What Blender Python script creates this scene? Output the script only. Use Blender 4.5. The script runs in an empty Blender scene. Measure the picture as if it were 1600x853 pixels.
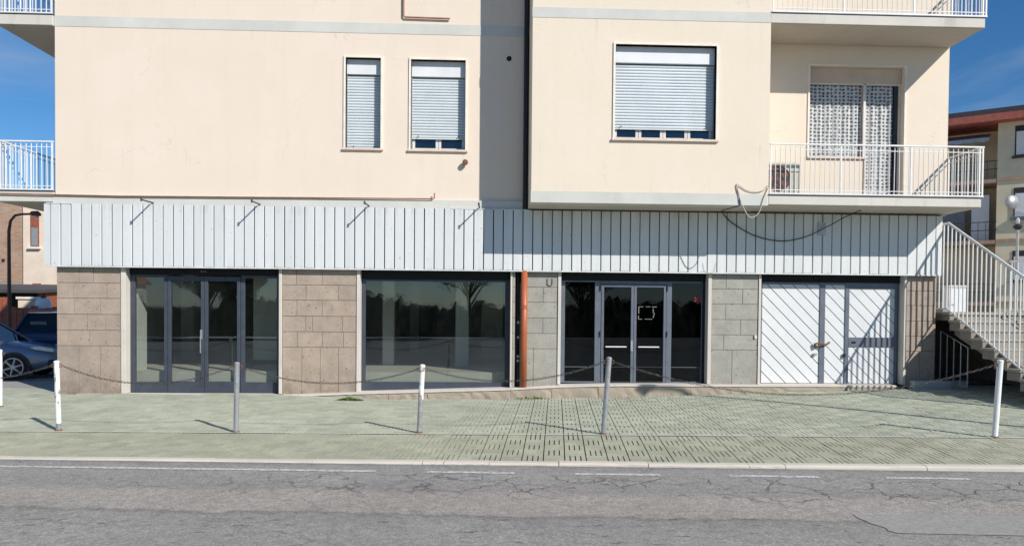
import bpy, math, random
from mathutils import Vector, Matrix, Quaternion
random.seed(7)
R = math.radians
scene = bpy.context.scene
col = scene.collection

# ------------------------------------------------------------------ camera
YAW, PITCH, ROLL = R(2.2), R(-1.2), R(0.5)
CAM = Vector((0, -13.5, 1.575))
fw = Vector((math.sin(YAW)*math.cos(PITCH), math.cos(YAW)*math.cos(PITCH), math.sin(PITCH)))
rt = Vector((math.cos(YAW), -math.sin(YAW), 0)); up = rt.cross(fw)
r2 = rt*math.cos(ROLL) + up*math.sin(ROLL); u2 = -rt*math.sin(ROLL) + up*math.cos(ROLL)
cd = bpy.data.cameras.new('Camera'); cam = bpy.data.objects.new('Camera', cd); col.objects.link(cam)
cam.matrix_world = Matrix(((r2.x, u2.x, -fw.x, CAM.x), (r2.y, u2.y, -fw.y, CAM.y), (r2.z, u2.z, -fw.z, CAM.z), (0, 0, 0, 1)))
cd.sensor_width = 36; cd.lens = 1155/1600*36; cd.clip_end = 3000
cd.shift_y = (480 + 1155*math.tan(-PITCH) - 426.5)/1600
scene.camera = cam

# ------------------------------------------------------------------ sky, sun, exposure
SUN = Vector((0.98, -1.07, 1.0)).normalized()
w = bpy.data.worlds.new('World'); scene.world = w; w.use_nodes = True
nt = w.node_tree; nt.nodes.clear()
out = nt.nodes.new('ShaderNodeOutputWorld'); bg = nt.nodes.new('ShaderNodeBackground')
sky = nt.nodes.new('ShaderNodeTexSky'); sky.sky_type = 'NISHITA'; sky.sun_disc = False
sky.sun_elevation = math.asin(SUN.z); sky.sun_rotation = math.atan2(SUN.x, SUN.y)
sky.altitude = 300; sky.air_density = 1.0; sky.dust_density = 0.0; sky.ozone_density = 6.0
tc = nt.nodes.new('ShaderNodeTexCoord'); mp = nt.nodes.new('ShaderNodeMapping')
mp.inputs['Scale'].default_value = (1.6, 1.6, 5.0); mp.inputs['Rotation'].default_value = (0, R(12), R(30))
nz = nt.nodes.new('ShaderNodeTexNoise'); nz.inputs['Scale'].default_value = 2.2; nz.inputs['Detail'].default_value = 9
nz.inputs['Roughness'].default_value = 0.55; nz.inputs['Distortion'].default_value = 0.6
cr = nt.nodes.new('ShaderNodeValToRGB'); cr.color_ramp.elements[0].position = 0.47; cr.color_ramp.elements[1].position = 0.80
cr.color_ramp.elements[1].color = (.42, .42, .42, 1)
mx = nt.nodes.new('ShaderNodeMix'); mx.data_type = 'RGBA'; mx.inputs[7].default_value = (8.5, 9.6, 11.0, 1)
L = nt.links.new
hs = nt.nodes.new('ShaderNodeHueSaturation'); hs.inputs['Saturation'].default_value = 1.19; hs.inputs['Value'].default_value = 1.72
L(tc.outputs['Generated'], mp.inputs[0]); L(mp.outputs[0], nz.inputs['Vector']); L(nz.outputs['Fac'], cr.inputs[0])
L(cr.outputs[0], mx.inputs[0]); L(sky.outputs[0], hs.inputs['Color']); L(hs.outputs[0], mx.inputs[6]); L(mx.outputs[2], bg.inputs[0]); L(bg.outputs[0], out.inputs[0])
bg.inputs[1].default_value = 0.058
sl = bpy.data.lights.new('Sun', 'SUN'); sl.energy = 5.0; sl.angle = R(0.5); sl.color = (1, .95, .875)
so = bpy.data.objects.new('Sun', sl); col.objects.link(so); so.location = (20, -30, 30)
so.rotation_euler = (-SUN).to_track_quat('-Z', 'Y').to_euler()
scene.view_settings.view_transform = 'Standard'; scene.view_settings.look = 'None'
scene.view_settings.exposure = 0.02; scene.view_settings.gamma = 1

# ------------------------------------------------------------------ material helpers
MATS = {}
def newmat(name):
    m = bpy.data.materials.new(name); m.use_nodes = True; MATS[name] = m
    n = m.node_tree; n.nodes.clear()
    o = n.nodes.new('ShaderNodeOutputMaterial'); b = n.nodes.new('ShaderNodeBsdfPrincipled')
    n.links.new(b.outputs[0], o.inputs[0])
    return m, n, b, o
def node(n, t, **kw):
    x = n.nodes.new(t)
    for k, v in kw.items(): setattr(x, k, v)
    return x
def pos(n, scale=(1, 1, 1), rotz=0):
    g = node(n, 'ShaderNodeNewGeometry'); m = node(n, 'ShaderNodeMapping')
    m.inputs['Scale'].default_value = scale; m.inputs['Rotation'].default_value = (0, 0, rotz)
    n.links.new(g.outputs['Position'], m.inputs[0]); return m.outputs[0]
def noise(n, vec, scale, detail=4, rough=.55, dist=0):
    x = node(n, 'ShaderNodeTexNoise'); x.inputs['Scale'].default_value = scale; x.inputs['Detail'].default_value = detail
    x.inputs['Roughness'].default_value = rough; x.inputs['Distortion'].default_value = dist
    n.links.new(vec, x.inputs['Vector']); return x.outputs['Fac']
def ramp(n, fac, stops):
    r = node(n, 'ShaderNodeValToRGB'); e = r.color_ramp.elements
    while len(e) < len(stops): e.new(.5)
    for i, (p, c) in enumerate(stops):
        e[i].position = p; e[i].color = (c if len(c) == 4 else (*c, 1)) if hasattr(c, '__len__') else (c, c, c, 1)
    n.links.new(fac, r.inputs[0]); return r.outputs[0]
def mix(n, fac, a, b, mode='MIX'):
    x = node(n, 'ShaderNodeMix', data_type='RGBA', blend_type=mode)
    for s, v in ((0, fac), (6, a), (7, b)):
        if hasattr(v, 'is_linked') or hasattr(v, 'links'): n.links.new(v, x.inputs[s])
        elif s == 0: x.inputs[0].default_value = v
        else: x.inputs[s].default_value = (*v[:3], 1)
    return x.outputs[2]
def bump(n, b, h, strength=.3, dist=.01):
    x = node(n, 'ShaderNodeBump'); x.inputs['Strength'].default_value = strength; x.inputs['Distance'].default_value = dist
    n.links.new(h, x.inputs['Height']); n.links.new(x.outputs[0], b.inputs['Normal'])
def math_(n, op, a, b=None):
    x = node(n, 'ShaderNodeMath', operation=op)
    for i, v in enumerate((a, b)):
        if v is None: continue
        if hasattr(v, 'links'): n.links.new(v, x.inputs[i])
        else: x.inputs[i].default_value = v
    return x.outputs[0]
def simple(name, c, rough=.6, metal=0, var=.12, scale=6, bmp=.15, bscale=60, sx=(1, 1, 1), rnd=0.0):
    """noise-tinted principled with fine relief"""
    m, n, b, o = newmat(name)
    v = pos(n, sx); f = noise(n, v, scale, 5)
    lo = tuple(x*(1-var) for x in c); hi = tuple(min(1, x*(1+var)) for x in c)
    cc = mix(n, ramp(n, f, [(.3, 0), (.7, 1)]), lo, hi)
    if rnd:
        oi = node(n, 'ShaderNodeObjectInfo')
        cc = mix(n, 1.0, cc, ramp(n, oi.outputs['Random'], [(0, 1-rnd), (1, 1+rnd*.0)]), 'MULTIPLY')
    n.links.new(cc, b.inputs['Base Color']); b.inputs['Roughness'].default_value = rough; b.inputs['Metallic'].default_value = metal
    if bmp: bump(n, b, noise(n, v, bscale, 3), bmp, .004)
    return m

# cream render: mottled, faint vertical streaks
def render_wall(name, c):
    m, n, b, o = newmat(name)
    v = pos(n); big = noise(n, v, .55, 6, .6); streak = noise(n, pos(n, (3.2, 3.2, .16)), 1.0, 5, .6); patch = noise(n, v, 1.7, 3, .5, .6)
    c1 = mix(n, ramp(n, big, [(.32, 0), (.68, 1)]), tuple(x*y for x, y in zip(c, (.95, .94, .92))), c)
    c1 = mix(n, ramp(n, patch, [(.54, 0), (.62, .22)]), c1, tuple(min(1, x*y) for x, y in zip(c, (1.02, 1.03, 1.06))))
    c2 = mix(n, ramp(n, streak, [(.50, 0), (.80, .16)]), c1, tuple(x*y for x, y in zip(c, (.76, .73, .68))))
    fine = noise(n, v, 55, 5, .7); c2 = mix(n, 1.0, c2, ramp(n, fine, [(.3, .95), (.7, 1.02)]), 'MULTIPLY')
    # thin drips below ledges, of their own irregular length
    drip = noise(n, pos(n, (14, 14, .35)), 1.0, 4, .6); dm = ramp(n, drip, [(.62, 0), (.76, .42)])
    sp = node(n, 'ShaderNodeSeparateXYZ'); g = node(n, 'ShaderNodeNewGeometry'); n.links.new(g.outputs['Position'], sp.inputs[0])
    zz = math_(n, 'DIVIDE', math_(n, 'SUBTRACT', sp.outputs[2], 3.3), 4.0)
    lv = ramp(n, zz, [(0, .6), (.10, .25), (.16, .15), (.262, .9), (.274, 0), (.70, .2), (.79, .9), (.80, 0)])
    c2 = mix(n, math_(n, 'MULTIPLY', dm, lv), c2, (.36, .32, .27))
    vo = node(n, 'ShaderNodeTexVoronoi', feature='DISTANCE_TO_EDGE'); vo.inputs['Scale'].default_value = .42
    ds = node(n, 'ShaderNodeVectorMath', operation='ADD'); nn = node(n, 'ShaderNodeTexNoise'); nn.inputs['Scale'].default_value = 2.5; nn.inputs['Detail'].default_value = 6
    n.links.new(v, nn.inputs['Vector']); n.links.new(v, ds.inputs[0]); n.links.new(nn.outputs['Color'], ds.inputs[1]); n.links.new(ds.outputs[0], vo.inputs['Vector'])
    crk = math_(n, 'MULTIPLY', ramp(n, vo.outputs['Distance'], [(0, 1), (.0035, 0)]), ramp(n, big, [(.50, 0), (.58, .35)]))
    c2 = mix(n, crk, c2, (.40, .35, .30))
    n.links.new(c2, b.inputs['Base Color']); b.inputs['Roughness'].default_value = .92
    bump(n, b, noise(n, v, 85, 4), .3, .006); return m
render_wall('cream', (.795, .685, .572)); render_wall('cream_block', (.795, .692, .565))
def concrete(name, c, stain=.45):
    m, n, b, o = newmat(name)
    v = pos(n); big = noise(n, v, 1.3, 7, .65); st = noise(n, pos(n, (1.5, 1.5, .4)), 2.2, 8, .7, .5)
    c1 = mix(n, ramp(n, big, [(.3, 0), (.7, 1)]), tuple(x*.85 for x in c), c)
    c2 = mix(n, ramp(n, st, [(.56, 0), (.80, stain)]), c1, (.22, .19, .16))
    n.links.new(c2, b.inputs['Base Color']); b.inputs['Roughness'].default_value = .9
    bump(n, b, noise(n, v, 40, 5), .3, .008); return m
concrete('band_grey', (.63, .63, .58), .14); concrete('slab', (.66, .63, .56), .5); concrete('soffit', (.60, .54, .46), .42)
concrete('plinth', (.37, .31, .24), .95); concrete('marble', (.66, .61, .545), .30); concrete('kerb', (.63, .58, .50), .40)
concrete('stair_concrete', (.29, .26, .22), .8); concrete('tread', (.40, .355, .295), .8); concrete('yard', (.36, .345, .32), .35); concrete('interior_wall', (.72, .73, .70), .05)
concrete('interior_floor', (.62, .60, .54), .12)
# vesicular stone cladding
def stone(name, c):
    m, n, b, o = newmat(name)
    v = pos(n); vo = node(n, 'ShaderNodeTexVoronoi'); vo.inputs['Scale'].default_value = 11; n.links.new(v, vo.inputs['Vector'])
    jit = noise(n, v, 22, 3)
    d = math_(n, 'ADD', vo.outputs['Distance'], math_(n, 'MULTIPLY', jit, .40))
    pit = ramp(n, d, [(.265, 1), (.33, 0)])
    sp = node(n, 'ShaderNodeSeparateXYZ'); gg = node(n, 'ShaderNodeNewGeometry'); n.links.new(gg.outputs['Position'], sp.inputs[0])
    f = noise(n, v, 3.5, 7, .7); oi = node(n, 'ShaderNodeObjectInfo')
    c1 = mix(n, ramp(n, f, [(.3, 0), (.7, 1)]), tuple(x*.80 for x in c), tuple(x*1.13 for x in c))
    c1 = mix(n, 1.0, c1, ramp(n, oi.outputs['Random'], [(0, (.86, .86, .87)), (.35, (.97, .95, .92)), (.7, (.92, .92, .91)), (1, (1.0, .985, .96))]), 'MULTIPLY')
    splash = math_(n, 'MULTIPLY', ramp(n, sp.outputs[2], [(.0, .75), (.28, .25), (.55, 0)]), ramp(n, noise(n, v, 5, 6, .7), [(.35, 0), (.65, 1)]))
    c1 = mix(n, splash, c1, (.17, .13, .10))
    c1 = mix(n, 1.0, c1, ramp(n, noise(n, v, 48, 3, .7), [(.3, .80), (.7, 1.12)]), 'MULTIPLY')
    c2 = mix(n, math_(n, 'MULTIPLY', pit, .8), c1, (.07, .06, .055))
    n.links.new(c2, b.inputs['Base Color']); b.inputs['Roughness'].default_value = .9
    bump(n, b, math_(n, 'SUBTRACT', noise(n, v, 60, 4), pit), .4, .006); return m
stone('stone_brown', (.43, .35, .285)); stone('stone_grey', (.385, .375, .335))
m, n, b, o = newmat('slat_paint')
oi = node(n, 'ShaderNodeObjectInfo'); sp = node(n, 'ShaderNodeSeparateXYZ'); g = node(n, 'ShaderNodeNewGeometry'); n.links.new(g.outputs['Position'], sp.inputs[0])
cc = mix(n, oi.outputs['Random'], (.625, .65, .655), (.68, .70, .70))
st_ = noise(n, pos(n, (16, 16, .5)), 1.0, 6, .7); lv = ramp(n, math_(n, 'SUBTRACT', sp.outputs[2], 2.24), [(0, .8), (.07, .25), (.5, .12), (.95, .35), (1.0, .75)])
cc = mix(n, math_(n, 'MULTIPLY', ramp(n, st_, [(.46, 0), (.72, .55)]), lv), cc, (.33, .32, .29))
cc = mix(n, ramp(n, noise(n, pos(n), 2.1, 6, .7), [(.5, 0), (.8, .25)]), cc, (.52, .53, .52))
cc = mix(n, ramp(n, noise(n, pos(n), 26, 3, .5), [(.70, 0), (.73, .7)]), cc, (.30, .26, .22))
n.links.new(cc, b.inputs['Base Color']); b.inputs['Roughness'].default_value = .55
bump(n, b, noise(n, pos(n, (1, 1, .3)), 9, 4), .12, .01)
simple('tan_box', (.60, .47, .35), .7, 0, .1, 3); simple('dark_gap', (.012, .013, .015), .9); simple('dark_steel', (.05, .055, .065), .5, .4)
simple('slate_frame', (.055, .066, .088), .45, .1, .15, 5, .08, 80)
simple('slate_frame_pale', (.135, .155, .19), .45, .2, .12, 5, .08, 80)
simple('white_metal', (.78, .78, .76), .45, 0, .06, 8, .05); simple('rail_pink', (.72, .66, .60), .5, 0, .1, 9, .05)
simple('white_panel', (.69, .705, .71), .45, 0, .04, 3, .08, 120); simple('shutter', (.66, .71, .73), .5, 0, .05, 3, .05)
simple('shutter_box', (.72, .73, .74), .55, 0, .06, 3, .05); simple('sill', (.70, .56, .46), .6, 0, .1)
simple('trim_peach', (.82, .75, .66), .7); simple('pvc', (.74, .72, .68), .4, 0, .04)
simple('orange_pipe', (.43, .115, .045), .42, 0, .12, 4, .04); simple('brown_pipe', (.30, .15, .085), .5, 0, .2, 8, .1)
simple('black_pipe', (.012, .012, .013), .5); simple('rust', (.17, .08, .05), .8, 0, .3, 20, .3)
simple('galvanised', (.40, .41, .42), .42, .5, .2, 14, .15); simple('chain_steel', (.11, .10, .095), .6, .6, .3, 40, .2)
simple('cable_black', (.02, .02, .022), .6); simple('cable_grey', (.50, .48, .44), .6); simple('tape', (.22, .215, .20), .8)
simple('red_sticker', (.20, .015, .028), .5); simple('ac_white', (.50, .485, .40), .5); simple('ac_dark', (.15, .055, .04), .6)
simple('band_red', (.40, .27, .19), .8, 0, .15, 5); simple('roof_red', (.42, .12, .08), .7, 0, .2, 5); simple('roof_dark', (.06, .06, .065), .8); simple('yellow_wall', (.66, .59, .42), .9, 0, .08, 2, .2)
simple('wood_red', (.30, .09, .045), .75, 0, .3, 10, .3); simple('plaster_far', (.74, .62, .50), .9, 0, .08, 2); simple('tarmac_far', (.17, .17, .17), .95, 0, .2, 3)
simple('bark', (.10, .075, .055), .9, 0, .3, 12, .6); simple('weed', (.10, .19, .04), .7, 0, .4, 30, 0); simple('leaf', (.075, .105, .035), .6, 0, .45, 5, 0)
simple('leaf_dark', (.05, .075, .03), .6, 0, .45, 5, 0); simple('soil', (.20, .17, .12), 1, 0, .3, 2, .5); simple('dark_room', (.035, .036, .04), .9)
simple('tyre', (.02, .02, .02), .85); simple('alloy', (.55, .56, .58), .3, .8); simple('plastic_black', (.025, .025, .027), .6)
simple('lamp_glass', (.8, .8, .82), .15); simple('lamp_pole', (.12, .06, .04), .6)
def paint(name, c, metal=.4):
    m, n, b, o = newmat(name); b.inputs['Base Color'].default_value = (*c, 1); b.inputs['Metallic'].default_value = metal
    b.inputs['Roughness'].default_value = .35; b.inputs['Coat Weight'].default_value = .8; b.inputs['Coat Roughness'].default_value = .05
    bump(n, b, noise(n, pos(n), 300, 2), .02, .001); return m
paint('car_silver', (.20, .24, .33)); paint('car_blue', (.022, .04, .10))
def glass(name, refl, tint, dirty=.05):
    m, n, b, o = newmat(name); n.nodes.remove(b)
    t = node(n, 'ShaderNodeBsdfTransparent'); t.inputs[0].default_value = (*tint, 1)
    g = node(n, 'ShaderNodeBsdfGlossy'); g.inputs['Roughness'].default_value = .0; g.inputs[0].default_value = (.80, .92, 1, 1)
    fr = node(n, 'ShaderNodeLayerWeight'); fr.inputs['Blend'].default_value = .5
    fac = math_(n, 'ADD', math_(n, 'MULTIPLY', math_(n, 'POWER', fr.outputs['Facing'], 5.0), .6), refl)
    bp = node(n, 'ShaderNodeBump'); bp.inputs['Strength'].default_value = .015; bp.inputs['Distance'].default_value = .02
    n.links.new(noise(n, pos(n), 1.1, 1), bp.inputs['Height']); n.links.new(bp.outputs[0], g.inputs['Normal'])
    s = node(n, 'ShaderNodeMixShader'); n.links.new(fac, s.inputs[0]); n.links.new(t.outputs[0], s.inputs[1]); n.links.new(g.outputs[0], s.inputs[2])
    d = node(n, 'ShaderNodeBsdfDiffuse'); d.inputs[0].default_value = (.5, .5, .48, 1)
    s2 = node(n, 'ShaderNodeMixShader'); n.links.new(ramp(n, noise(n, pos(n, (1, 1, .5)), 3, 6, .7), [(.4, 0), (.8, dirty)]), s2.inputs[0])
    n.links.new(s.outputs[0], s2.inputs[1]); n.links.new(d.outputs[0], s2.inputs[2]); n.links.new(s2.outputs[0], o.inputs[0]); return m
glass('shop_glass', .08, (.82, .84, .82), .012); glass('film_glass', .03, (.30, .33, .36), .008); glass('car_glass', .04, (.12, .13, .15), .0)
glass('window_glass', .08, (.4, .45, .5), .02); glass('globe_glass', .06, (.86, .88, .9), .06)
# peeling white paint on galvanised tube
m, n, b, o = newmat('peeling_paint')
v = pos(n, (1, 1, .6)); f = noise(n, v, 14, 6, .7)
k = ramp(n, f, [(.56, 0), (.59, 1)])
n.links.new(mix(n, k, (.78, .77, .73), (.30, .27, .24)), b.inputs['Base Color']); b.inputs['Roughness'].default_value = .6
bump(n, b, k, .3, .003)
# lace curtain
m, n, b, o = newmat('lace')
b.inputs['Base Color'].default_value = (.70, .71, .71, 1); b.inputs['Roughness'].default_value = .9
v = pos(n, (1, .05, 1.15)); vo = node(n, 'ShaderNodeTexVoronoi'); vo.inputs['Scale'].default_value = 13; vo.inputs['Randomness'].default_value = .22
n.links.new(v, vo.inputs['Vector'])
d = math_(n, 'ADD', vo.outputs['Distance'], math_(n, 'MULTIPLY', noise(n, v, 40, 2, .6, 1.4), .70))
k = ramp(n, d, [(.58, .12), (.76, .80)])
tr = node(n, 'ShaderNodeBsdfTransparent'); s = node(n, 'ShaderNodeMixShader')
n.links.new(k, s.inputs[0]); n.links.new(tr.outputs[0], s.inputs[1]); n.links.new(b.outputs[0], s.inputs[2]); n.links.new(s.outputs[0], o.inputs[0])
# brick for the far building
m, n, b, o = newmat('far_brick')
br = node(n, 'ShaderNodeTexBrick'); br.inputs['Scale'].default_value = 1; br.inputs['Brick Width'].default_value = .32; br.inputs['Row Height'].default_value = .10
br.inputs['Mortar Size'].default_value = .012; br.inputs['Color1'].default_value = (.42, .24, .15, 1); br.inputs['Color2'].default_value = (.30, .17, .11, 1); br.inputs['Mortar'].default_value = (.40, .33, .27, 1)
mpn = node(n, 'ShaderNodeMapping'); mpn.inputs['Rotation'].default_value = (R(-90), 0, 0); g = node(n, 'ShaderNodeNewGeometry')
n.links.new(g.outputs['Position'], mpn.inputs[0]); n.links.new(mpn.outputs[0], br.inputs['Vector'])
n.links.new(mix(n, ramp(n, noise(n, pos(n), 1.6, 5), [(.4, 0), (.7, .5)]), br.outputs['Color'], (.45, .36, .28)), b.inputs['Base Color'])
b.inputs['Roughness'].default_value = .95; bump(n, b, br.outputs['Fac'], -.5, .02)

# ------------------------------------------------------------------ ground shape: street axes turned 5.6 deg from the facade
TH = R(5.6); EU = Vector((math.cos(TH), -math.sin(TH))); EV = Vector((math.sin(TH), math.cos(TH)))
ORG = Vector((0, -3.93))
def uv(X, Y): d = Vector((X, Y)) - ORG; return d.dot(EU), d.dot(EV)
def xy(u, v): p = ORG + EU*u + EV*v; return p.x, p.y
ZF = [(-40, -.25), (-14, -.09), (-7.5, -.03), (-3.6, -.03), (-1.3, -.095), (.5, -.08), (2.9, -.033), (5.3, .061), (7.5, .13), (9, .17), (14, .25), (40, .4)]
def interp(t, T):
    if t <= T[0][0]: return T[0][1]
    for (a, x), (c, y) in zip(T, T[1:]):
        if t <= c: return x + (y-x)*(t-a)/(c-a)
    return T[-1][1]
def zl(u): return -.08 + .0125*max(-16, min(16, u))
VK = -1.38; KW = .13
def zg(X, Y):
    u, v = uv(X, Y)
    if v <= 0: return zl(u) + .035*max(v, VK-KW)
    vf = (0 - Y)/EV.y + v if Y < 0 else v
    t = max(0, min(1, v/max(vf, .5)))
    return zl(u)*(1-t) + interp(X, ZF)*t
def zroad(u, v):
    k = zl(u) + .035*VK - (.024 + .0035*max(-6, min(12, u)))
    return k - .012*min(3, max(0, VK - KW - v))
# asphalt: worn, cracked, with a paler strip along the wheel track and a repair patch
m, n, b, o = newmat('asphalt')
g = node(n, 'ShaderNodeNewGeometry'); mp2 = node(n, 'ShaderNodeMapping', vector_type='TEXTURE')
mp2.inputs['Location'].default_value = (ORG.x, ORG.y, 0); mp2.inputs['Rotation'].default_value = (0, 0, -TH)
n.links.new(g.outputs['Position'], mp2.inputs[0]); P = mp2.outputs[0]
sep = node(n, 'ShaderNodeSeparateXYZ'); n.links.new(P, sep.inputs[0]); U, V = sep.outputs[0], sep.outputs[1]
wob = noise(n, P, 1.2, 5, .6); wob2 = noise(n, P, 6, 4, .6)
vv = math_(n, 'ADD', V, math_(n, 'MULTIPLY', math_(n, 'SUBTRACT', wob, .5), .30))
vv = math_(n, 'ADD', vv, math_(n, 'MULTIPLY', math_(n, 'SUBTRACT', wob2, .5), .22))
tt = math_(n, 'DIVIDE', math_(n, 'ADD', vv, 6.0), 5.0)      # 0 at v=-6, 1 at v=-1
band = ramp(n, tt, [(0, (0.292, 0.288, 0.279)), (.43, (0.306, 0.302, 0.292)), (.512, (0.279, 0.275, 0.268)), (.522, (0.211, 0.204, 0.197)), (.535, (0.345, 0.325, 0.305)),
                    (.650, (0.355, 0.330, 0.310)), (.685, (0.279, 0.272, 0.265)), (.80, (0.306, 0.302, 0.296)), (.87, (0.286, 0.282, 0.276)), (.90, (0.224, 0.218, 0.207))])
fine = noise(n, P, 60, 5, .85); mid = noise(n, P, 9, 6, .75)
c1 = mix(n, ramp(n, fine, [(.32, 0), (.68, 1)]), (.40, .395, .385), (1.62, 1.58, 1.50))
c1 = mix(n, 1.0, c1, ramp(n, noise(n, P, 21, 7, .85), [(.32, .70), (.68, 1.22)]), 'MULTIPLY')
c1 = mix(n, 1.0, band, c1, 'MULTIPLY')
c1 = mix(n, 1.0, c1, ramp(n, mid, [(.28, .76), (.72, 1.16)]), 'MULTIPLY')
c1 = mix(n, 1.0, c1, ramp(n, noise(n, P, .45, 5, .6), [(.3, .88), (.7, 1.08)]), 'MULTIPLY')
def crackset(scale, stretch, width, seed):
    mpc = node(n, 'ShaderNodeMapping'); mpc.inputs['Scale'].default_value = (stretch, 1, 1); mpc.inputs['Location'].default_value = (seed, seed, 0)
    dist = node(n, 'ShaderNodeVectorMath', operation='ADD'); nn = node(n, 'ShaderNodeTexNoise'); nn.inputs['Scale'].default_value = 3.2; nn.inputs['Detail'].default_value = 5
    sc = node(n, 'ShaderNodeVectorMath', operation='SCALE'); sc.inputs['Scale'].default_value = .5
    n.links.new(P, nn.inputs['Vector']); n.links.new(nn.outputs['Color'], sc.inputs[0]); n.links.new(P, dist.inputs[0]); n.links.new(sc.outputs[0], dist.inputs[1])
    n.links.new(dist.outputs[0], mpc.inputs[0])
    vo = node(n, 'ShaderNodeTexVoronoi', feature='DISTANCE_TO_EDGE'); vo.inputs['Scale'].default_value = scale; n.links.new(mpc.outputs[0], vo.inputs['Vector'])
    return ramp(n, vo.outputs['Distance'], [(0, 1), (width, 0)])
zone = ramp(n, tt, [(.62, 0), (.66, 1), (.79, 1), (.83, 0)])
zu = ramp(n, math_(n, 'DIVIDE', math_(n, 'ADD', U, 8), 16), [(.25, .0), (.42, .8), (1, .9)])
zn = ramp(n, noise(n, P, 1.7, 3), [(.36, 0), (.52, 1)])
k1 = math_(n, 'MULTIPLY', crackset(2.3, .8, .034, 3.1), math_(n, 'MULTIPLY', math_(n, 'MULTIPLY', zone, zu), zn))
k2 = math_(n, 'MULTIPLY', crackset(.8, .35, .008, 11.7), math_(n, 'MULTIPLY', ramp(n, noise(n, P, .9, 3), [(.45, 0), (.6, 1)]), .6))
spots = math_(n, 'MULTIPLY', ramp(n, noise(n, pos(n, (5, 16, 1), TH), 1.0, 3, .5), [(.66, 0), (.70, 1)]), ramp(n, tt, [(.30, 0), (.40, .75), (.53, .75), (.56, .0)]))
kk = math_(n, 'MAXIMUM', math_(n, 'MAXIMUM', k1, k2), spots)
c2 = mix(n, math_(n, 'MULTIPLY', kk, .80), c1, (.035, .034, .033))
n.links.new(c2, b.inputs['Base Color']); b.inputs['Roughness'].default_value = .93
bump(n, b, math_(n, 'SUBTRACT', math_(n, 'MULTIPLY', fine, .5), kk), .7, .012)
# repair patch
m, n, b, o = newmat('asphalt_patch')
v = pos(n); f = noise(n, v, 24, 8, .85)
n.links.new(mix(n, ramp(n, f, [(.3, 0), (.7, 1)]), (.19, .183, .17), (.42, .405, .375)), b.inputs['Base Color']); b.inputs['Roughness'].default_value = .95
bump(n, b, f, .4, .006)
# paving: grey-green concrete units, tinted unit by unit
def paving(name, c):
    m, n, b, o = newmat(name)
    v = pos(n); big = noise(n, v, .9, 6, .65); fine = noise(n, v, 17, 7, .85)
    mp3 = node(n, 'ShaderNodeMapping', vector_type='TEXTURE'); g = node(n, 'ShaderNodeNewGeometry')
    mp3.inputs['Location'].default_value = (ORG.x, ORG.y, 0); mp3.inputs['Rotation'].default_value = (0, 0, -TH); mp3.inputs['Scale'].default_value = (.24, .205, 10)
    n.links.new(g.outputs['Position'], mp3.inputs[0])
    fl = node(n, 'ShaderNodeVectorMath', operation='FLOOR'); n.links.new(mp3.outputs[0], fl.inputs[0])
    wn = node(n, 'ShaderNodeTexWhiteNoise'); n.links.new(fl.outputs[0], wn.inputs['Vector'])
    c1 = mix(n, ramp(n, big, [(.3, 0), (.7, 1)]), tuple(x*.86 for x in c), tuple(x*1.10 for x in c))
    c1 = mix(n, 1.0, c1, ramp(n, wn.outputs['Value'], [(0, .86), (1, 1.05)]), 'MULTIPLY')
    c1 = mix(n, 1.0, c1, ramp(n, fine, [(.25, .72), (.75, 1.12)]), 'MULTIPLY')
    c1 = mix(n, ramp(n, noise(n, v, 2.6, 7, .7, .4), [(.52, 0), (.78, .45)]), c1, tuple(x*.45 for x in c))
    n.links.new(c1, b.inputs['Base Color']); b.inputs['Roughness'].default_value = .92
    bump(n, b, fine, .3, .005); return m
paving('paver', (.475, .50, .39)); paving('paver_front', (.435, .44, .325))
simple('joint', (.07, .075, .06), 1, 0, .3, 8, .4)
m, n, b, o = newmat('road_paint')
v = pos(n); f = noise(n, v, 22, 6, .75)
n.links.new(mix(n, ramp(n, f, [(.40, 0), (.56, 1)]), (.28, .27, .26), (.62, .605, .575)), b.inputs['Base Color']); b.inputs['Roughness'].default_value = .9
bump(n, b, noise(n, v, 75, 4), .4, .006)

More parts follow.
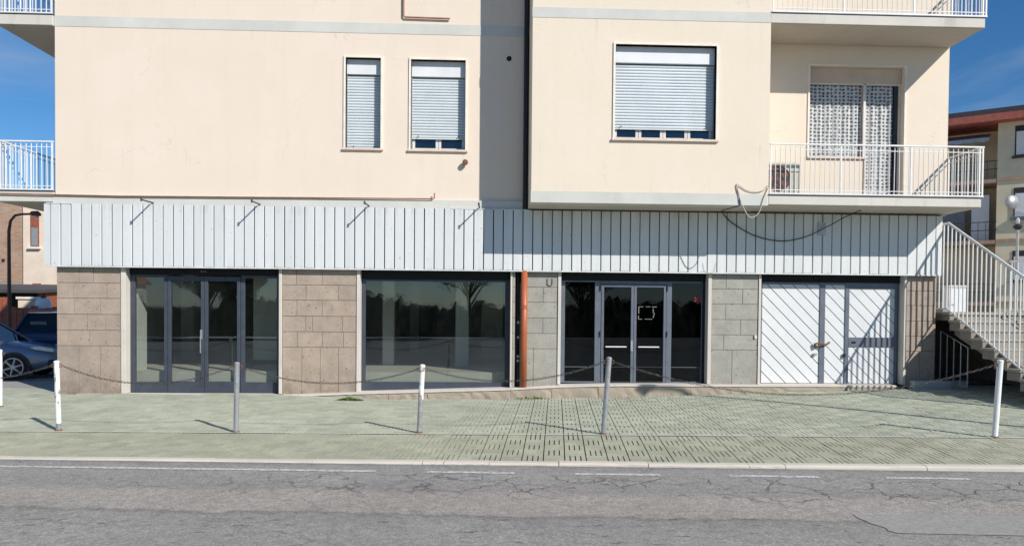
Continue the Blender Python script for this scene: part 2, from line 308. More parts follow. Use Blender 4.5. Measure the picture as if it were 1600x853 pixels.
# ------------------------------------------------------------------ mesh helpers
class MB:
    def __init__(s): s.v = []; s.f = []
    def add(s, vs, fs):
        o = len(s.v); s.v += [tuple(p) for p in vs]; s.f += [tuple(i+o for i in f) for f in fs]; return s
    def box(s, x0, x1, y0, y1, z0, z1, open_bottom=False):
        vs = [(x0,y0,z0),(x1,y0,z0),(x1,y1,z0),(x0,y1,z0),(x0,y0,z1),(x1,y0,z1),(x1,y1,z1),(x0,y1,z1)]
        fs = [(4,5,6,7),(0,1,5,4),(1,2,6,5),(2,3,7,6),(3,0,4,7)]
        if not open_bottom: fs.append((3,2,1,0))
        return s.add(vs, fs)
    def face_box(s, x0, x1, y0, y1, z0, z1, c=.006):
        """box whose front (y0) edges are chamfered"""
        vs = [(x0+c,y0,z0+c),(x1-c,y0,z0+c),(x1-c,y0,z1-c),(x0+c,y0,z1-c),(x0,y0+c,z0),(x1,y0+c,z0),(x1,y0+c,z1),(x0,y0+c,z1),(x0,y1,z0),(x1,y1,z0),(x1,y1,z1),(x0,y1,z1)]
        fs = [(0,1,2,3)]
        for i in range(4): j = (i+1) % 4; fs += [(4+i,4+j,j,i), (8+i,8+j,4+j,4+i)]
        fs.append((11,10,9,8)); return s.add(vs, fs)
    def prism(s, poly, fn, a, b):
        """poly of 2d points, fn(p, t) -> 3d; extruded from t=a to t=b"""
        k = len(poly); vs = [fn(p, a) for p in poly] + [fn(p, b) for p in poly]
        fs = [tuple(range(k-1, -1, -1)), tuple(range(k, 2*k))] + [(i, (i+1) % k, k+(i+1) % k, k+i) for i in range(k)]
        return s.add(vs, fs)
    def tube(s, pts, r, nn=8, caps=True, closed=False):
        pts = [Vector(p) for p in pts]; k = len(pts); rings = []
        rr = r if hasattr(r, '__len__') else [r]*k; prev = None
        for i, p in enumerate(pts):
            if closed: t = pts[(i+1) % k] - pts[i-1]
            else: t = pts[min(i+1, k-1)] - pts[max(i-1, 0)]
            t.normalize()
            if prev is None: a = t.orthogonal().normalized()
            else:
                a = prev - t*prev.dot(t); a.normalize()
            prev = a; bb = t.cross(a)
            rings.append([p + (a*math.cos(2*math.pi*j/nn) + bb*math.sin(2*math.pi*j/nn))*rr[i] for j in range(nn)])
        vs = [q for ri in rings for q in ri]; fs = []
        for i in range(k if closed else k-1):
            i2 = (i+1) % k
            for j in range(nn): fs.append((i*nn+j, i*nn+(j+1) % nn, i2*nn+(j+1) % nn, i2*nn+j))
        if caps and not closed: fs += [tuple(range(nn-1, -1, -1)), tuple((k-1)*nn+j for j in range(nn))]
        return s.add(vs, fs)
    def lathe(s, prof, c, nn=16, axis='z'):
        vs = []; fs = []
        for (r, h) in prof:
            for j in range(nn):
                a = 2*math.pi*j/nn; x, y = r*math.cos(a), r*math.sin(a)
                vs.append((c[0]+x, c[1]+y, c[2]+h) if axis == 'z' else (c[0]+x, c[1]+h, c[2]+y))
        for i in range(len(prof)-1):
            for j in range(nn): fs.append((i*nn+j, i*nn+(j+1) % nn, (i+1)*nn+(j+1) % nn, (i+1)*nn+j))
        fs += [tuple(range(nn-1, -1, -1)), tuple((len(prof)-1)*nn+j for j in range(nn))]
        return s.add(vs, fs)
    def mesh(s, name, smooth=False):
        me = bpy.data.meshes.new(name); me.from_pydata(s.v, [], s.f); me.validate()
        if smooth: me.polygons.foreach_set('use_smooth', [True]*len(me.polygons))
        return me
WL = {}
def link(name, data, mt, parent=None, loc=(0, 0, 0), keep_mesh_mat=False):
    o = bpy.data.objects.new(name, data); col.objects.link(o)
    if data is not None and mt and not data.materials: data.materials.append(MATS[mt])
    loc = Vector(loc); WL[o.name] = loc.copy()
    if parent: o.parent = parent; o.location = loc - WL[parent.name]
    else: o.location = loc
    return o
def part(name, mb, mt, parent, loc=(0, 0, 0), smooth=False):
    me = mb if isinstance(mb, bpy.types.Mesh) else mb.mesh(name, smooth)
    return link(name, me, mt, parent, loc)
def tag(o, label=None, cat=None, group=None, kind=None):
    for k, v in (('label', label), ('category', cat), ('group', group), ('kind', kind)):
        if v: o[k] = v
    return o
def thing(name, loc, label, cat, group=None): return tag(link(name, None, None, None, loc), label, cat, group)
def B(*a): return MB().box(*a)
def T(pts, r, nn=8): return MB().tube(pts, r, nn)

# ------------------------------------------------------------------ the setting: ground, road, kerb, pavement, yards
tag(part('ground', MB().add([(-600,-600,-.62),(600,-600,-.62),(600,600,-.62),(-600,600,-.62)], [(0,1,2,3)]), 'tarmac_far', None), kind='structure')
mb = MB(); us = [-90,-60,-40,-25,-16,-12,-9,-6,-3,0,3,6,9,12,16,25,40,60,90]; vs_ = [VK-KW, -2.5, -4.5, -8, -14, -22.3]
vs3 = []
for v in vs_:
    for u in us: x, y = xy(u, v); vs3.append((x, y, zroad(u, v)))
k = len(us); mb.add(vs3, [(j*k+i, (j+1)*k+i, (j+1)*k+i+1, j*k+i+1) for j in range(len(vs_)-1) for i in range(k-1)])
road = tag(part('road', mb, 'asphalt', None), 'cracked grey asphalt road in front of the shops', kind='structure')
def strip(u0, u1, v0, v1, dz, rag=0, nseg=10):
    mb = MB(); vs = []
    for i in range(nseg+1):
        u = u0+(u1-u0)*i/nseg
        for v in (v0+random.uniform(-rag, rag), v1+random.uniform(-rag, rag)):
            x, y = xy(u, v); vs.append((x, y, zroad(u, v)+dz))
    return mb.add(vs, [(2*i, 2*i+2, 2*i+3, 2*i+1) for i in range(nseg)])
def upx(X, Y): return uv(X, Y)[0]
vl = -1.865
for (u0, u1) in ((-9.0, -5.6), (-5.5, -.95), (-.40, .52), (1.15, 2.02), (2.72, 3.62), (4.28, 5.1), (5.8, 6.6)):
    part('painted_line', strip(u0, u1, vl-.038, vl+.038, .004, .006, max(4, int((u1-u0)*7))), 'road_paint', road)
# patch with a broken edge
mb = MB(); pts = []
for t in range(9): pts.append((3.46+.10*(t/8)**1.4 + random.uniform(-.03, .03), -3.18 - .50*t/8))
pts += [(9, -3.72), (9, -3.12), (5.5, -3.14), (4.4, -3.17)]
vsp = []
for (u, v) in pts: x, y = xy(u, v); vsp.append((x, y, zroad(u, v)+.005))
part('repair_patch', MB().add(vsp, [tuple(range(len(vsp)))]), 'asphalt_patch', road)
# kerb stones
kerb = tag(part('kerb', MB().add([(*xy(-30, VK), zl(-30)-.25), (*xy(-30, VK-KW), zl(-30)-.25), (*xy(-30.2, VK), zl(-30)-.25)], [(0, 1, 2)]), 'kerb', None), 'pale stone kerb along the road', kind='structure')
kerb_joints = [-26, -22, -18, -14.5, -12, -10.4, -9.1, -7.8, -6.6, -5.3, -4.1, -2.9, -1.75, -.52, -.28, .22, .98, 1.95, 3.02, 3.40, 4.86, 6.1, 7.2, 8.4, 9.6, 11, 12.5, 14, 18, 22, 26]
for a, c in zip(kerb_joints, kerb_joints[1:]):
    mb = MB(); gw_ = random.choice((.002, .003, .006)); g0, g1 = a+gw_, c-gw_; dz = random.uniform(-.006, .006); dv = random.uniform(-.008, .006); ns = 6
    vs = []
    for i in range(ns+1):
        u = g0+(g1-g0)*i/ns; zt = zl(u)+.035*VK+dz+.004; zb = zroad(u, VK-KW)-.05; j = random.uniform(-.006, .006)
        for (v, z) in ((VK, zb), (VK, zt), (VK-KW+.03+j, zt), (VK-KW+dv+j*.6, zt-.018+j), (VK-KW+dv, zb)):
            vs.append((*xy(u, v), z))
    fs = [(i*5+q, i*5+q+1, i*5+q+6, i*5+q+5) for i in range(ns) for q in range(4)] + [(4,3,2,1,0), tuple(ns*5+q for q in range(5))]
    part('kerb_stone', mb.add(vs, fs), 'kerb', kerb)
# pavement bed + units
mb = MB(); us = [i*.5 for i in range(-50, 51)]; vsn = [-1.37, -.7, 0] + [i*.35 for i in range(1, 17)]
P3 = [(*xy(u, v), zg(*xy(u, v))-.018) for v in vsn for u in us]; k = len(us)
mb.add(P3, [(j*k+i, j*k+i+1, (j+1)*k+i+1, (j+1)*k+i) for j in range(len(vsn)-1) for i in range(k-1)])
pavement = tag(part('pavement', mb, 'joint', None), 'grey green pavement of slotted concrete tiles', kind='structure')
TW = .24
def tile_mb(length, along, mt_w=.0068):
    """one unit made of four bars parted by three slots; continuous joint lines between columns"""
    mb = MB(); w2 = TW/2-.0065; l2 = length/2-.0035; t = .020
    if along:
        q = (2*w2-3*.0135)/4; x = -w2
        for i in range(4): mb.box(x, x+q, -l2, l2, -t, 0, True); x += q+.0135
    else:
        q = (2*l2-3*.014)/4; y = -l2
        for i in range(4): mb.box(-w2, w2, y, y+q, -t, 0, True); y += q+.014
    return mb
TL = {('rear', a): tile_mb(.205, a) for a in (True, False)}; TL.update({('front', a): tile_mb(.274, a) for a in (True, False)})
TM = {k: v.mesh('paving_tile') for k, v in TL.items()}
for k, me in TM.items(): me.materials.append(MATS['paver' if k[0] == 'rear' else 'paver_front'])
cand = []
for i in range(-52, 58):
    u = (i+.5)*TW+.088
    for j in range(5): cand.append(('front', i, j, u, -1.375+.137+j*.274))
    for j in range(0, 24):
        v = .012+.1025+j*.205; X, Y = xy(u, v)
        lim = -.16 if X > -3.7 else -.02
        if X < -7.75 or X > 8.9: lim = .9
        if Y < lim: cand.append(('rear', i, j, u, v))
def tile_matrix(u, v):
    X, Y = xy(u, v); e = .05
    du = (zg(*xy(u+e, v))-zg(*xy(u-e, v)))/(2*e); 
    dv = (zg(*xy(u, v+.03))-zg(*xy(u, v-.03)))/.06
    a = Vector((EU.x, EU.y, du+random.uniform(-.008, .008))).normalized(); bb = Vector((EV.x, EV.y, dv+random.uniform(-.01, .01))); bb = (bb - a*bb.dot(a)).normalized(); c = a.cross(bb)
    z = zg(X, Y)+random.uniform(-.0022, .0022)
    return Matrix(((a.x, bb.x, c.x, X), (a.y, bb.y, c.y, Y), (a.z, bb.z, c.z, z), (0, 0, 0, 1)))
def shown(c):
    X, Y = xy(c[3], c[4]); d = Vector((X, Y, 0))-CAM; dep = d.dot(fw); sx = 800+1155*d.dot(r2)/dep
    return (0 < sx < 1600, -dep)
cand.sort(key=lambda c: (not shown(c)[0], -shown(c)[1]))
rest = {'rear': MB(), 'front': MB()}
for q, (zone_, i, j, u, v) in enumerate(cand):
    along = (i+j) % 2 == 0; M = tile_matrix(u, v)
    if q < 300:
        o = bpy.data.objects.new('paving_tile', TM[(zone_, along)]); col.objects.link(o); o.parent = pavement; o.matrix_local = M
    else:
        src = TL[(zone_, along)]; rest[zone_].add([M @ Vector(p) for p in src.v], src.f)
tag(part('paving_field', rest['rear'], 'paver', pavement), kind='stuff'); tag(part('paving_margin', rest['front'], 'paver_front', pavement), kind='stuff')
# pale mortar line between the two fields
mb = MB(); vs = []
for i in range(-100, 101):
    u = i*.25
    for v in (-.014+random.uniform(-.006, .004), .020+random.uniform(-.004, .006)): vs.append((*xy(u, v), zg(*xy(u, v))+.008))
part('mortar_line', mb.add(vs, [(2*i, 2*i+2, 2*i+3, 2*i+1) for i in range(200)]), 'marble', pavement)
# yards left and right of the building
mb = MB(); xs = [-60, -40, -25, -18, -14, -11, -9.2, -7.7]; ys = [.75, 2, 4, 8, 14, 22, 60]
mb.add([(x, y, (interp(x, ZF)-.012)*1 - .012*max(0, y-2)*(1 if y < 20 else 20/y)) for y in ys for x in xs], [(j*8+i, j*8+i+1, (j+1)*8+i+1, (j+1)*8+i) for j in range(6) for i in range(7)])
tag(part('side_yard', mb, 'yard', None), 'concrete side yard with parked cars', kind='structure')
mb = MB(); xs = [8.4, 10, 12, 16, 30, 60]; ys = [.55, 4, 14, 60]
mb.add([(x, y, interp(x, ZF)-.012) for y in ys for x in xs], [(j*6+i, j*6+i+1, (j+1)*6+i+1, (j+1)*6+i) for j in range(3) for i in range(5)])
tag(part('side_path', mb, 'yard', None), 'concrete ground beside the staircase', kind='structure')

# ------------------------------------------------------------------ the apartment building
bld = thing('apartment_building', (.5, 0, 0), 'cream apartment block with balconies above a row of empty shops', 'building')
YB = -.97; TOP = 10.2; XL, XR = -7.63, 8.6
def wall_holes(x0, x1, z0, z1, holes, y, depth):
    mb = MB(); xs = sorted({x0, x1, *[h[0] for h in holes], *[h[1] for h in holes]}); zs = sorted({z0, z1, *[h[2] for h in holes], *[h[3] for h in holes]})
    inh = lambda x, z: any(h[0] < x < h[1] and h[2] < z < h[3] for h in holes)
    solid = [[not inh((a+c)/2, (d+e)/2) for d, e in zip(zs, zs[1:])] for a, c in zip(xs, xs[1:])]
    for i in range(len(xs)-1):
        for j in range(len(zs)-1):
            a, c, d, e = xs[i], xs[i+1], zs[j], zs[j+1]
            if solid[i][j]: mb.add([(a,y,d),(c,y,d),(c,y,e),(a,y,e)], [(0,1,2,3)])
            else:
                yy = y+depth
                if solid[i-1][j]: mb.add([(a,y,d),(a,yy,d),(a,yy,e),(a,y,e)], [(0,3,2,1)])
                if solid[i+1][j]: mb.add([(c,y,d),(c,yy,d),(c,yy,e),(c,y,e)], [(0,1,2,3)])
                if j == 0 or solid[i][j-1]: mb.add([(a,y,d),(c,y,d),(c,yy,d),(a,yy,d)], [(0,1,2,3)])
                if j == len(zs)-2 or solid[i][j+1]: mb.add([(a,y,e),(c,y,e),(c,yy,e),(a,yy,e)], [(3,2,1,0)])
    return mb
W1 = (-2.515, -1.885, 4.415, 6.035); W2 = (-1.345, -.36, 4.41, 6.025); W3 = (2.195, 3.925, 4.45, 6.035)
D1 = (5.975, 7.755, 4.405, 6.07); D2 = (7.05, 7.755, 3.53, 4.405)
wl = part('wall', wall_holes(XL, .80, 3.50, TOP, [W1, W2], 0, .22), 'cream', bld)
part('wall', wall_holes(4.83, XR, 3.40, TOP, [D1, D2], 0, .24), 'cream_block', bld)
mb = wall_holes(.788, 4.858, 3.36, TOP, [W3], YB, .22)
mb.add([(.788,YB,3.36),(.788,.1,3.36),(.788,.1,TOP),(.788,YB,TOP)], [(0,3,2,1)]).add([(4.858,YB,3.36),(4.858,.1,3.36),(4.858,.1,TOP),(4.858,YB,TOP)], [(0,1,2,3)])
part('projecting_wall', mb, 'cream_block', bld)
part('projecting_soffit', B(.79, 4.856, YB+.002, .05, 3.357, 3.42), 'soffit', bld)
# side and back walls, roof slab
part('side_wall', B(XL, XL+.25, .26, 12, -.4, TOP), 'cream', bld); part('side_wall', B(XR-.25, XR, .26, 12, -.4, TOP), 'cream', bld)
part('side_wall', MB().add([(XL,0,3.5),(XL,.26,3.5),(XL,.26,TOP),(XL,0,TOP)], [(0,1,2,3)]).add([(XR,0,3.4),(XR,.26,3.4),(XR,.26,TOP),(XR,0,TOP)], [(3,2,1,0)]), 'cream', bld)
part('back_wall', B(XL+.25, XR-.25, 11.8, 12, -.4, TOP), 'cream', bld)
part('roof', B(XL-.3, XR+.3, -1.3, 12.3, TOP, TOP+.25), 'slab', bld)
# grey string courses
part('string_course', B(XL-.004, .784, -.006, .1, 6.475, 6.66), 'band_grey', bld)
part('string_course', B(.782, 4.862, YB-.006, -.01, 6.455, 6.625), 'band_grey', bld)
part('edge_beam', B(XL-.02, .78, -.05, .2, 3.345, 3.497), 'band_grey', bld)
part('edge_beam', B(.780, 4.838, YB-.006, YB+.3, 3.352, 3.545), 'band_grey', bld)
part('edge_beam', B(.79, XR-.02, -.02, .2, 3.345, 3.39), 'band_grey', bld)

def window(w, y, panel_z, shut_z, cols, sillmat='sill', frame_mat='pvc'):
    x0, x1, z0, z1 = w
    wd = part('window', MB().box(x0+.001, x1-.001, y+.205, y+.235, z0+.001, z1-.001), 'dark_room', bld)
    # stone surround
    for nm, bx in (('surround', (x0-.035, x0, y-.022, y+.16, z0, z1+.03)), ('surround', (x1, x1+.035, y-.022, y+.16, z0, z1+.03)), ('surround', (x0, x1, y-.022, y+.16, z1, z1+.03))):
        part(nm, B(*bx), 'trim_peach', wd)
    part('sill', B(x0-.05, x1+.05, y-.045, y+.2, z0-.035, z0), sillmat, wd)
    part('shutter_box', MB().face_box(x0+.002, x1-.002, y+.085, y+.17, panel_z, z1-.002, .004), 'shutter_box', wd)
    mb = MB(); z = panel_z-.018; p = .0515; yy = y+.125
    while z-p > shut_z:
        pr = [(yy+.026, z), (yy+.004, z-.004), (yy, z-p*.45), (yy+.005, z-p+.014), (yy+.026, z-p+.010), (yy+.026, z-p)]
        for (a, c), (d, e) in zip(pr, pr[1:]): mb.add([(x0+.012,a,c),(x1-.012,a,c),(x1-.012,d,e),(x0+.012,d,e)], [(3,2,1,0)])
        z -= p
    mb.box(x0+.012, x1-.012, yy-.006, yy+.02, shut_z, z)
    part('shutter', mb, 'shutter', wd)
    for sx in (x0+.13, x1-.13): part('stopper', T([(sx, yy-.004, shut_z+.05), (sx-.004, yy-.04, shut_z+.045)], .009, 6), 'plastic_black', wd)
    for sx in (x0, x1-.014): part('guide', B(sx, sx+.014, y+.10, y+.16, z0, panel_z), 'galvanised', wd)
    if shut_z > z0+.08:
        yf = y+.16; step = (x1-x0-.03)/cols
        for i in range(cols):
            a = x0+.015+i*step; c = a+step
            mb = MB().box(a+.004, a+.05, yf, yf+.04, z0+.002, shut_z+.1).box(c-.05, c-.004, yf, yf+.04, z0+.002, shut_z+.1).box(a+.05, c-.05, yf, yf+.04, z0+.002, z0+.06)
            part('frame', mb, frame_mat, wd); part('pane', B(a+.05, c-.05, yf+.018, yf+.024, z0+.06, shut_z+.1), 'window_glass', wd)
    return wd
window(W1, 0, 5.765, 4.42, 1); window(W2, 0, 5.745, 4.625, 2); window(W3, YB, 5.755, 4.635, 4, 'sill', 'rail_pink')

# wall services
part('gas_pipe', T([(-1.48, -.035, 8.5), (-1.48, -.035, 6.79), (-1.455, -.035, 6.765), (-.65, -.035, 6.755)], .016), 'brown_pipe', bld)
part('gas_pipe', T([(-8.55, -.075, 3.50), (-6.5, -.075, 3.485), (-3.0, -.075, 3.505), (-.93, -.075, 3.515), (-.905, -.075, 3.53), (-.905, -.06, 3.62)], .012), 'brown_pipe', bld)
part('vent_hole', MB().lathe([(.045, 0), (.045, .03)], (.425, -.012, 6.075), 14, 'y'), 'dark_gap', bld)
vc = part('vent_cap', MB().lathe([(.03, .06), (.03, -.02), (.052, -.03), (.05, -.07), (.025, -.075)], (-.355, -.03, 4.18), 14, 'y', ), 'rust', bld, smooth=False)
part('corner_pipe', T([(.738, -.06, 3.34), (.738, -.06, TOP)], .046, 10), 'black_pipe', bld)

# fascia of vertical slats
fas = part('fascia', B(-7.74, 8.44, -.062, -.04, 2.27, 3.34), 'dark_gap', bld)
part('backing_soffit', B(-7.74, 8.44, -.04, .30, 2.262, 2.30), 'dark_gap', fas)
slat_pitch = .1780; x = -7.686-.083
xs_s = []; x = 8.352 - 91*slat_pitch
while x < 8.45: xs_s.append(x); x += slat_pitch
sm = MB(); wS = slat_pitch-.018
sm.add([(-wS/2,.03,0),(-wS/2,.004,0),(-wS/2+.006,0,0),(wS/2-.006,0,0),(wS/2,.004,0),(wS/2,.03,0)]+[(-wS/2,.03,1.095),(-wS/2,.004,1.095),(-wS/2+.006,0,1.095),(wS/2-.006,0,1.095),(wS/2,.004,1.095),(wS/2,.03,1.095)],
       [(i, i+1, i+7, i+6) for i in range(5)] + [(5,4,3,2,1,0), (6,7,8,9,10,11)])
sme = sm.mesh('fascia_slat')
for i, x in enumerate(xs_s):
    if x + slat_pitch > 8.46 or x < -7.8: continue
    o = part('fascia_slat', sme, 'slat_paint', fas, (x+slat_pitch/2, -.102+random.uniform(-.0025, .0025), 2.247+random.uniform(-.003, .003)))
    o.rotation_euler.y = random.uniform(-.0012, .0012); o.rotation_euler.z = random.uniform(-.012, .012)
part('bottom_trim', B(-7.76, 8.46, -.108, -.06, 2.222, 2.244), 'slat_paint', fas)
part('end_trim', B(-7.775, -7.672, -.1, .3, 2.246, 3.332), 'slat_paint', fas); part('end_trim', B(8.358, 8.47, -.1, .3, 2.246, 3.328), 'slat_paint', fas)
part('top_trim', B(-7.74, -7.3, -.108, -.06, 3.333, 3.35), 'slat_paint', fas); part('top_trim', B(-.6, .75, -.108, -.06, 3.333, 3.345), 'slat_paint', fas)
part('top_trim', B(.80, 8.44, -.106, -.06, 3.330, 3.342), 'dark_steel', fas)
for x in (-5.90, -4.02, -2.08, -.09):
    part('awning_rod', MB().tube([(x, -.05, 3.375), (x-.01, -.50, 3.372)], .013, 8).tube([(x-.01, -.49, 3.345), (x-.01, -.49, 3.40)], .016, 8), 'dark_steel', fas)
part('sign_plate', B(6.12, 6.27, -.116, -.106, 2.95, 3.18), 'galvanised', fas)

# stone piers
Zr = [2.262, 1.945, 1.670, 1.382, 1.100, .820]
def pier(x0, x1, zbot, rows, mt):
    pr = part('pier', B(x0+.004, x1-.004, .016, .34, zbot(0), 2.26), 'joint', bld)
    for k_, joints in enumerate(rows):
        z1 = Zr[k_]; z0 = Zr[k_+1] if k_ < 5 else None
        js = [x0, *joints, x1]
        for a, c in zip(js, js[1:]):
            zb = z0 if z0 is not None else zbot((a+c)/2)
            yo = random.uniform(-.003, .003)
            part('stone_block', MB().face_box(a+.003, c-.003, yo, .05, zb+.003, z1-.003, .003), mt, pr)
    return pr
gz = lambda X: interp(X, ZF)-.02
pier(-7.615, -6.487, gz, [[-7.228, -6.976], [-7.335, -6.741], [-7.317, -6.86], [-7.085, -6.763], [-7.044], [-7.237, -6.855]], 'stone_brown')
pier(-3.632, -2.304, gz, [[-3.385, -2.924], [-3.21, -2.631], [-3.375, -2.923], [-3.217, -3.094, -2.557], [-3.365, -2.921, -2.541], [-3.284, -2.956, -2.626]], 'stone_brown')
pier(.79, 1.352, lambda x: .06, [[], [1.084], [], [1.084], [], [.913]], 'stone_grey')
pier(.522, .575, lambda x: .06, [[]]*6, 'stone_grey')
pier(4.202, 5.073, lambda x: .17, [[4.469], [4.783], [4.469], [4.753], [4.439], [4.598]], 'stone_grey')
pier(7.876, 8.44, lambda x: .17, [[8.2], [8.05], [8.2], [8.1], [8.2], [8.15]], 'stone_brown')
# niche with pipes and the orange downpipe
part('pipe_niche', B(.575, .79, .10, .12, .05, 2.26), 'dark_gap', bld)
part('water_pipe', T([(.625, .05, 2.25), (.625, .05, 1.0), (.60, .05, .9), (.60, .05, .62), (.635, .04, .5), (.635, .04, .06)], .022), 'black_pipe', bld)
for z in (1.30, 1.03, .68, .60): part('pipe_valve', MB().lathe([(.012, 0), (.026, -.01), (.026, -.035), (.01, -.045)], (.636, .03, z), 10, 'y'), 'galvanised', bld)
dp = part('downpipe', T([(.735, -.065, 2.24), (.732, -.065, .10)], .058, 16), 'orange_pipe', bld, smooth=True)
part('pipe_collar', T([(.733, -.065, 1.62), (.733, -.065, 1.54)], .063, 16), 'orange_pipe', dp)
part('horseshoe_mark', T([(1.155, -.006, 2.10), (1.155, -.006, 2.0), (1.18, -.006, 1.97), (1.22, -.006, 1.97), (1.245, -.006, 2.0), (1.245, -.006, 2.10)], .007, 6), 'dark_steel', bld)
part('doorbell', MB().face_box(5.005, 5.045, -.03, .01, 1.03, 1.10, .006), 'pvc', bld)
# marble jambs
for (a, c, zb) in ((-6.484, -6.404, -.03), (-3.692, -3.636, -.03), (-2.300, -2.238, .02), (.487, .520, .10), (1.356, 1.412, .17), (4.132, 4.198, .19), (5.077, 5.122, .19), (7.826, 7.872, .19)):
    part('marble_jamb', MB().face_box(a, c, -.02, .30, zb, 2.26, .003), 'marble', bld)
# plinth, rough segments, and marble threshold
def ztop(X): return interp(X, [(-8, -.03), (-3.65, -.03), (-2.3, .022), (.5, .112), (1.4, .165), (2.4, .19), (9, .20)])
segs = [-3.62, -3.0, -2.35, -1.7, -1.0, -.2, .5, 1.25, 2.1, 2.95, 3.8, 4.55, 5.4, 6.3, 7.0, 7.62]
for a, c in zip(segs, segs[1:]):
    mb = MB(); vs = []; ns = 7
    for i in range(ns+1):
        x = a+.002+(c-a-.004)*i/ns; zt = ztop(x)-.04; zb = interp(x, ZF)-.06
        for (y, z) in ((-.02, zt), (-.115+random.uniform(-.012, .006), zt-.004), (-.125+random.uniform(-.016, .008), (zt*.6+zb*.4)), (-.14+random.uniform(-.02, .01), zb)): vs.append((x, y, min(z, zt)))
    mb.add(vs, [(i*4+q, i*4+q+1, i*4+q+5, i*4+q+4) for i in range(ns) for q in range(3)] + [(3,2,1,0), tuple(ns*4+q for q in range(4))])
    part('plinth_stone', mb, 'plinth', bld)
for a, c in ((-6.405, -3.69), (-3.63, -2.3), (-2.3, .5), (.5, 2.4), (2.4, 4.15), (4.15, 5.9), (5.9, 7.66)):
    vs = []; ns = 6; y0 = -.135 if a > -3.7 else -.06
    for i in range(ns+1):
        x = a+.002+(c-a-.004)*i/ns; zt = ztop(x)
        vs += [(x, .30, zt-.004), (x, y0, zt-.006), (x, y0, zt-.038), (x, .30, zt-.042)]
    part('threshold', MB().add(vs, [(i*4+q, i*4+q+1, i*4+q+5, i*4+q+4) for i in range(ns) for q in range(3)] + [(3,2,1,0), tuple(ns*4+q for q in range(4))]), 'marble', bld)

# shop fronts
YS = .15
def sf(name, lab): o = part('shop_front', B(*name), 'dark_gap', bld); o['label'] = lab; return o  # near-black header: the shadow under the fascia is put into its colour
def pane(p, a, c, z0, z1, mt='shop_glass'): return part('glass_pane', B(a, c, YS+.022, YS+.028, z0, z1), mt, p)
def stile(p, a, c, z0, z1, mt='slate_frame', y0=None, d=.05, nm='frame'): y0 = YS if y0 is None else y0; return part(nm, MB().face_box(a, c, y0, y0+d, z0, z1, .004), mt, p)
# 1: glazed double door between side lights
s1 = sf((-6.402, -3.694, .13, .20, 2.112, 2.26), 'header with painted-in fascia shadow above the glazed double door')
for a, c in ((-6.395, -6.31), (-5.80, -5.735), (-4.425, -4.35), (-3.775, -3.70)): stile(s1, a, c, -.025, 2.11)
for a, c, in ((-6.31, -5.80), (-4.35, -3.775)):
    stile(s1, a, c, 2.06, 2.11); stile(s1, a, c, -.025, .165, nm='kick_panel'); pane(s1, a, c, .165, 2.06)
for a, c in ((-5.73, -5.078), (-5.072, -4.43)):
    lf = stile(s1, a, a+.06, -.02, 2.085, nm='door_leaf', y0=YS-.012); lf['label'] = 'glazed door leaf with slate frame'
    for z0, z1 in ((-.02, .175), (2.0, 2.085)): stile(lf, a+.06, c-.06, z0, z1, y0=YS-.012)
    stile(lf, c-.06, c, -.02, 2.085, y0=YS-.012); pane(lf, a+.06, c-.06, .175, 2.0)
part('door_handle', MB().box(-5.135, -5.105, YS-.05, YS-.012, .95, 1.12).tube([(-5.12, YS-.04, 1.0), (-5.12, YS-.075, 1.0), (-5.12, YS-.075, .7), (-5.12, YS-.04, .7)], .01, 6), 'galvanised', s1)
part('header_label', B(-5.14, -5.03, .124, .13, 2.165, 2.18), 'tape', s1)
# 2: single large pane
s2 = sf((-2.234, .483, .13, .20, 2.072, 2.26), 'header with painted-in fascia shadow above the large shop window')
stile(s2, -2.230, -2.165, .0, 2.07, 'slate_frame'); stile(s2, .395, .48, .09, 2.07, 'dark_steel'); stile(s2, -2.165, .395, 2.035, 2.07, 'slate_frame'); 
part('kick_panel', MB().face_box(-2.165, .395, YS, YS+.05, -.01, .185, .004), 'slate_frame', s2); pane(s2, -2.165, .395, .185, 2.035)
# 3: dark filmed double door
s3 = sf((1.416, 4.128, .13, .20, 2.085, 2.26), 'header with painted-in fascia shadow above the dark filmed door')
for a, c in ((1.42, 1.505), (2.06, 2.175), (3.40, 3.50), (4.06, 4.075)): stile(s3, a, c, .185, 2.082, 'slate_frame_pale')
stile(s3, 4.075, 4.125, .185, 2.082, 'dark_gap')
for a, c in ((1.505, 2.06), (3.50, 4.06)):
    stile(s3, a, c, 2.055, 2.082, 'slate_frame_pale'); stile(s3, a, c, .185, .215, 'slate_frame_pale'); stile(s3, a, c, .475, .487, 'slate_frame_pale'); pane(s3, a, c, .215, 2.055, 'film_glass')
stile(s3, 2.175, 3.40, 2.02, 2.082, 'slate_frame_pale', y0=YS+.004)
for a, c in ((2.18, 2.785), (2.79, 3.395)):
    lf = stile(s3, a, a+.05, .19, 2.015, 'slate_frame_pale', y0=YS-.01, nm='door_leaf'); stile(lf, c-.05, c, .19, 2.015, 'slate_frame_pale', y0=YS-.01)
    stile(lf, a+.05, c-.05, 1.965, 2.015, 'slate_frame_pale', y0=YS-.01); stile(lf, a+.05, c-.05, .19, .215, 'dark_steel', y0=YS-.01); pane(lf, a+.05, c-.05, .215, 1.965, 'film_glass')
    stile(lf, a+.05, c-.05, .475, .487, 'dark_steel', y0=YS-.002)
    part('push_bar', T([(a+.08, YS-.05, .86), (a+.47, YS-.05, .86)], .011, 8), 'white_metal', lf)
part('door_handle', MB().box(2.73, 2.77, YS-.05, YS-.01, .78, .98), 'galvanised', s3)
for z in (1.9, 1.05):
    for x in (2.165, 3.41): part('hinge', T([(x, YS-.02, z), (x, YS-.02, z+.1)], .014, 8), 'dark_steel', s3)
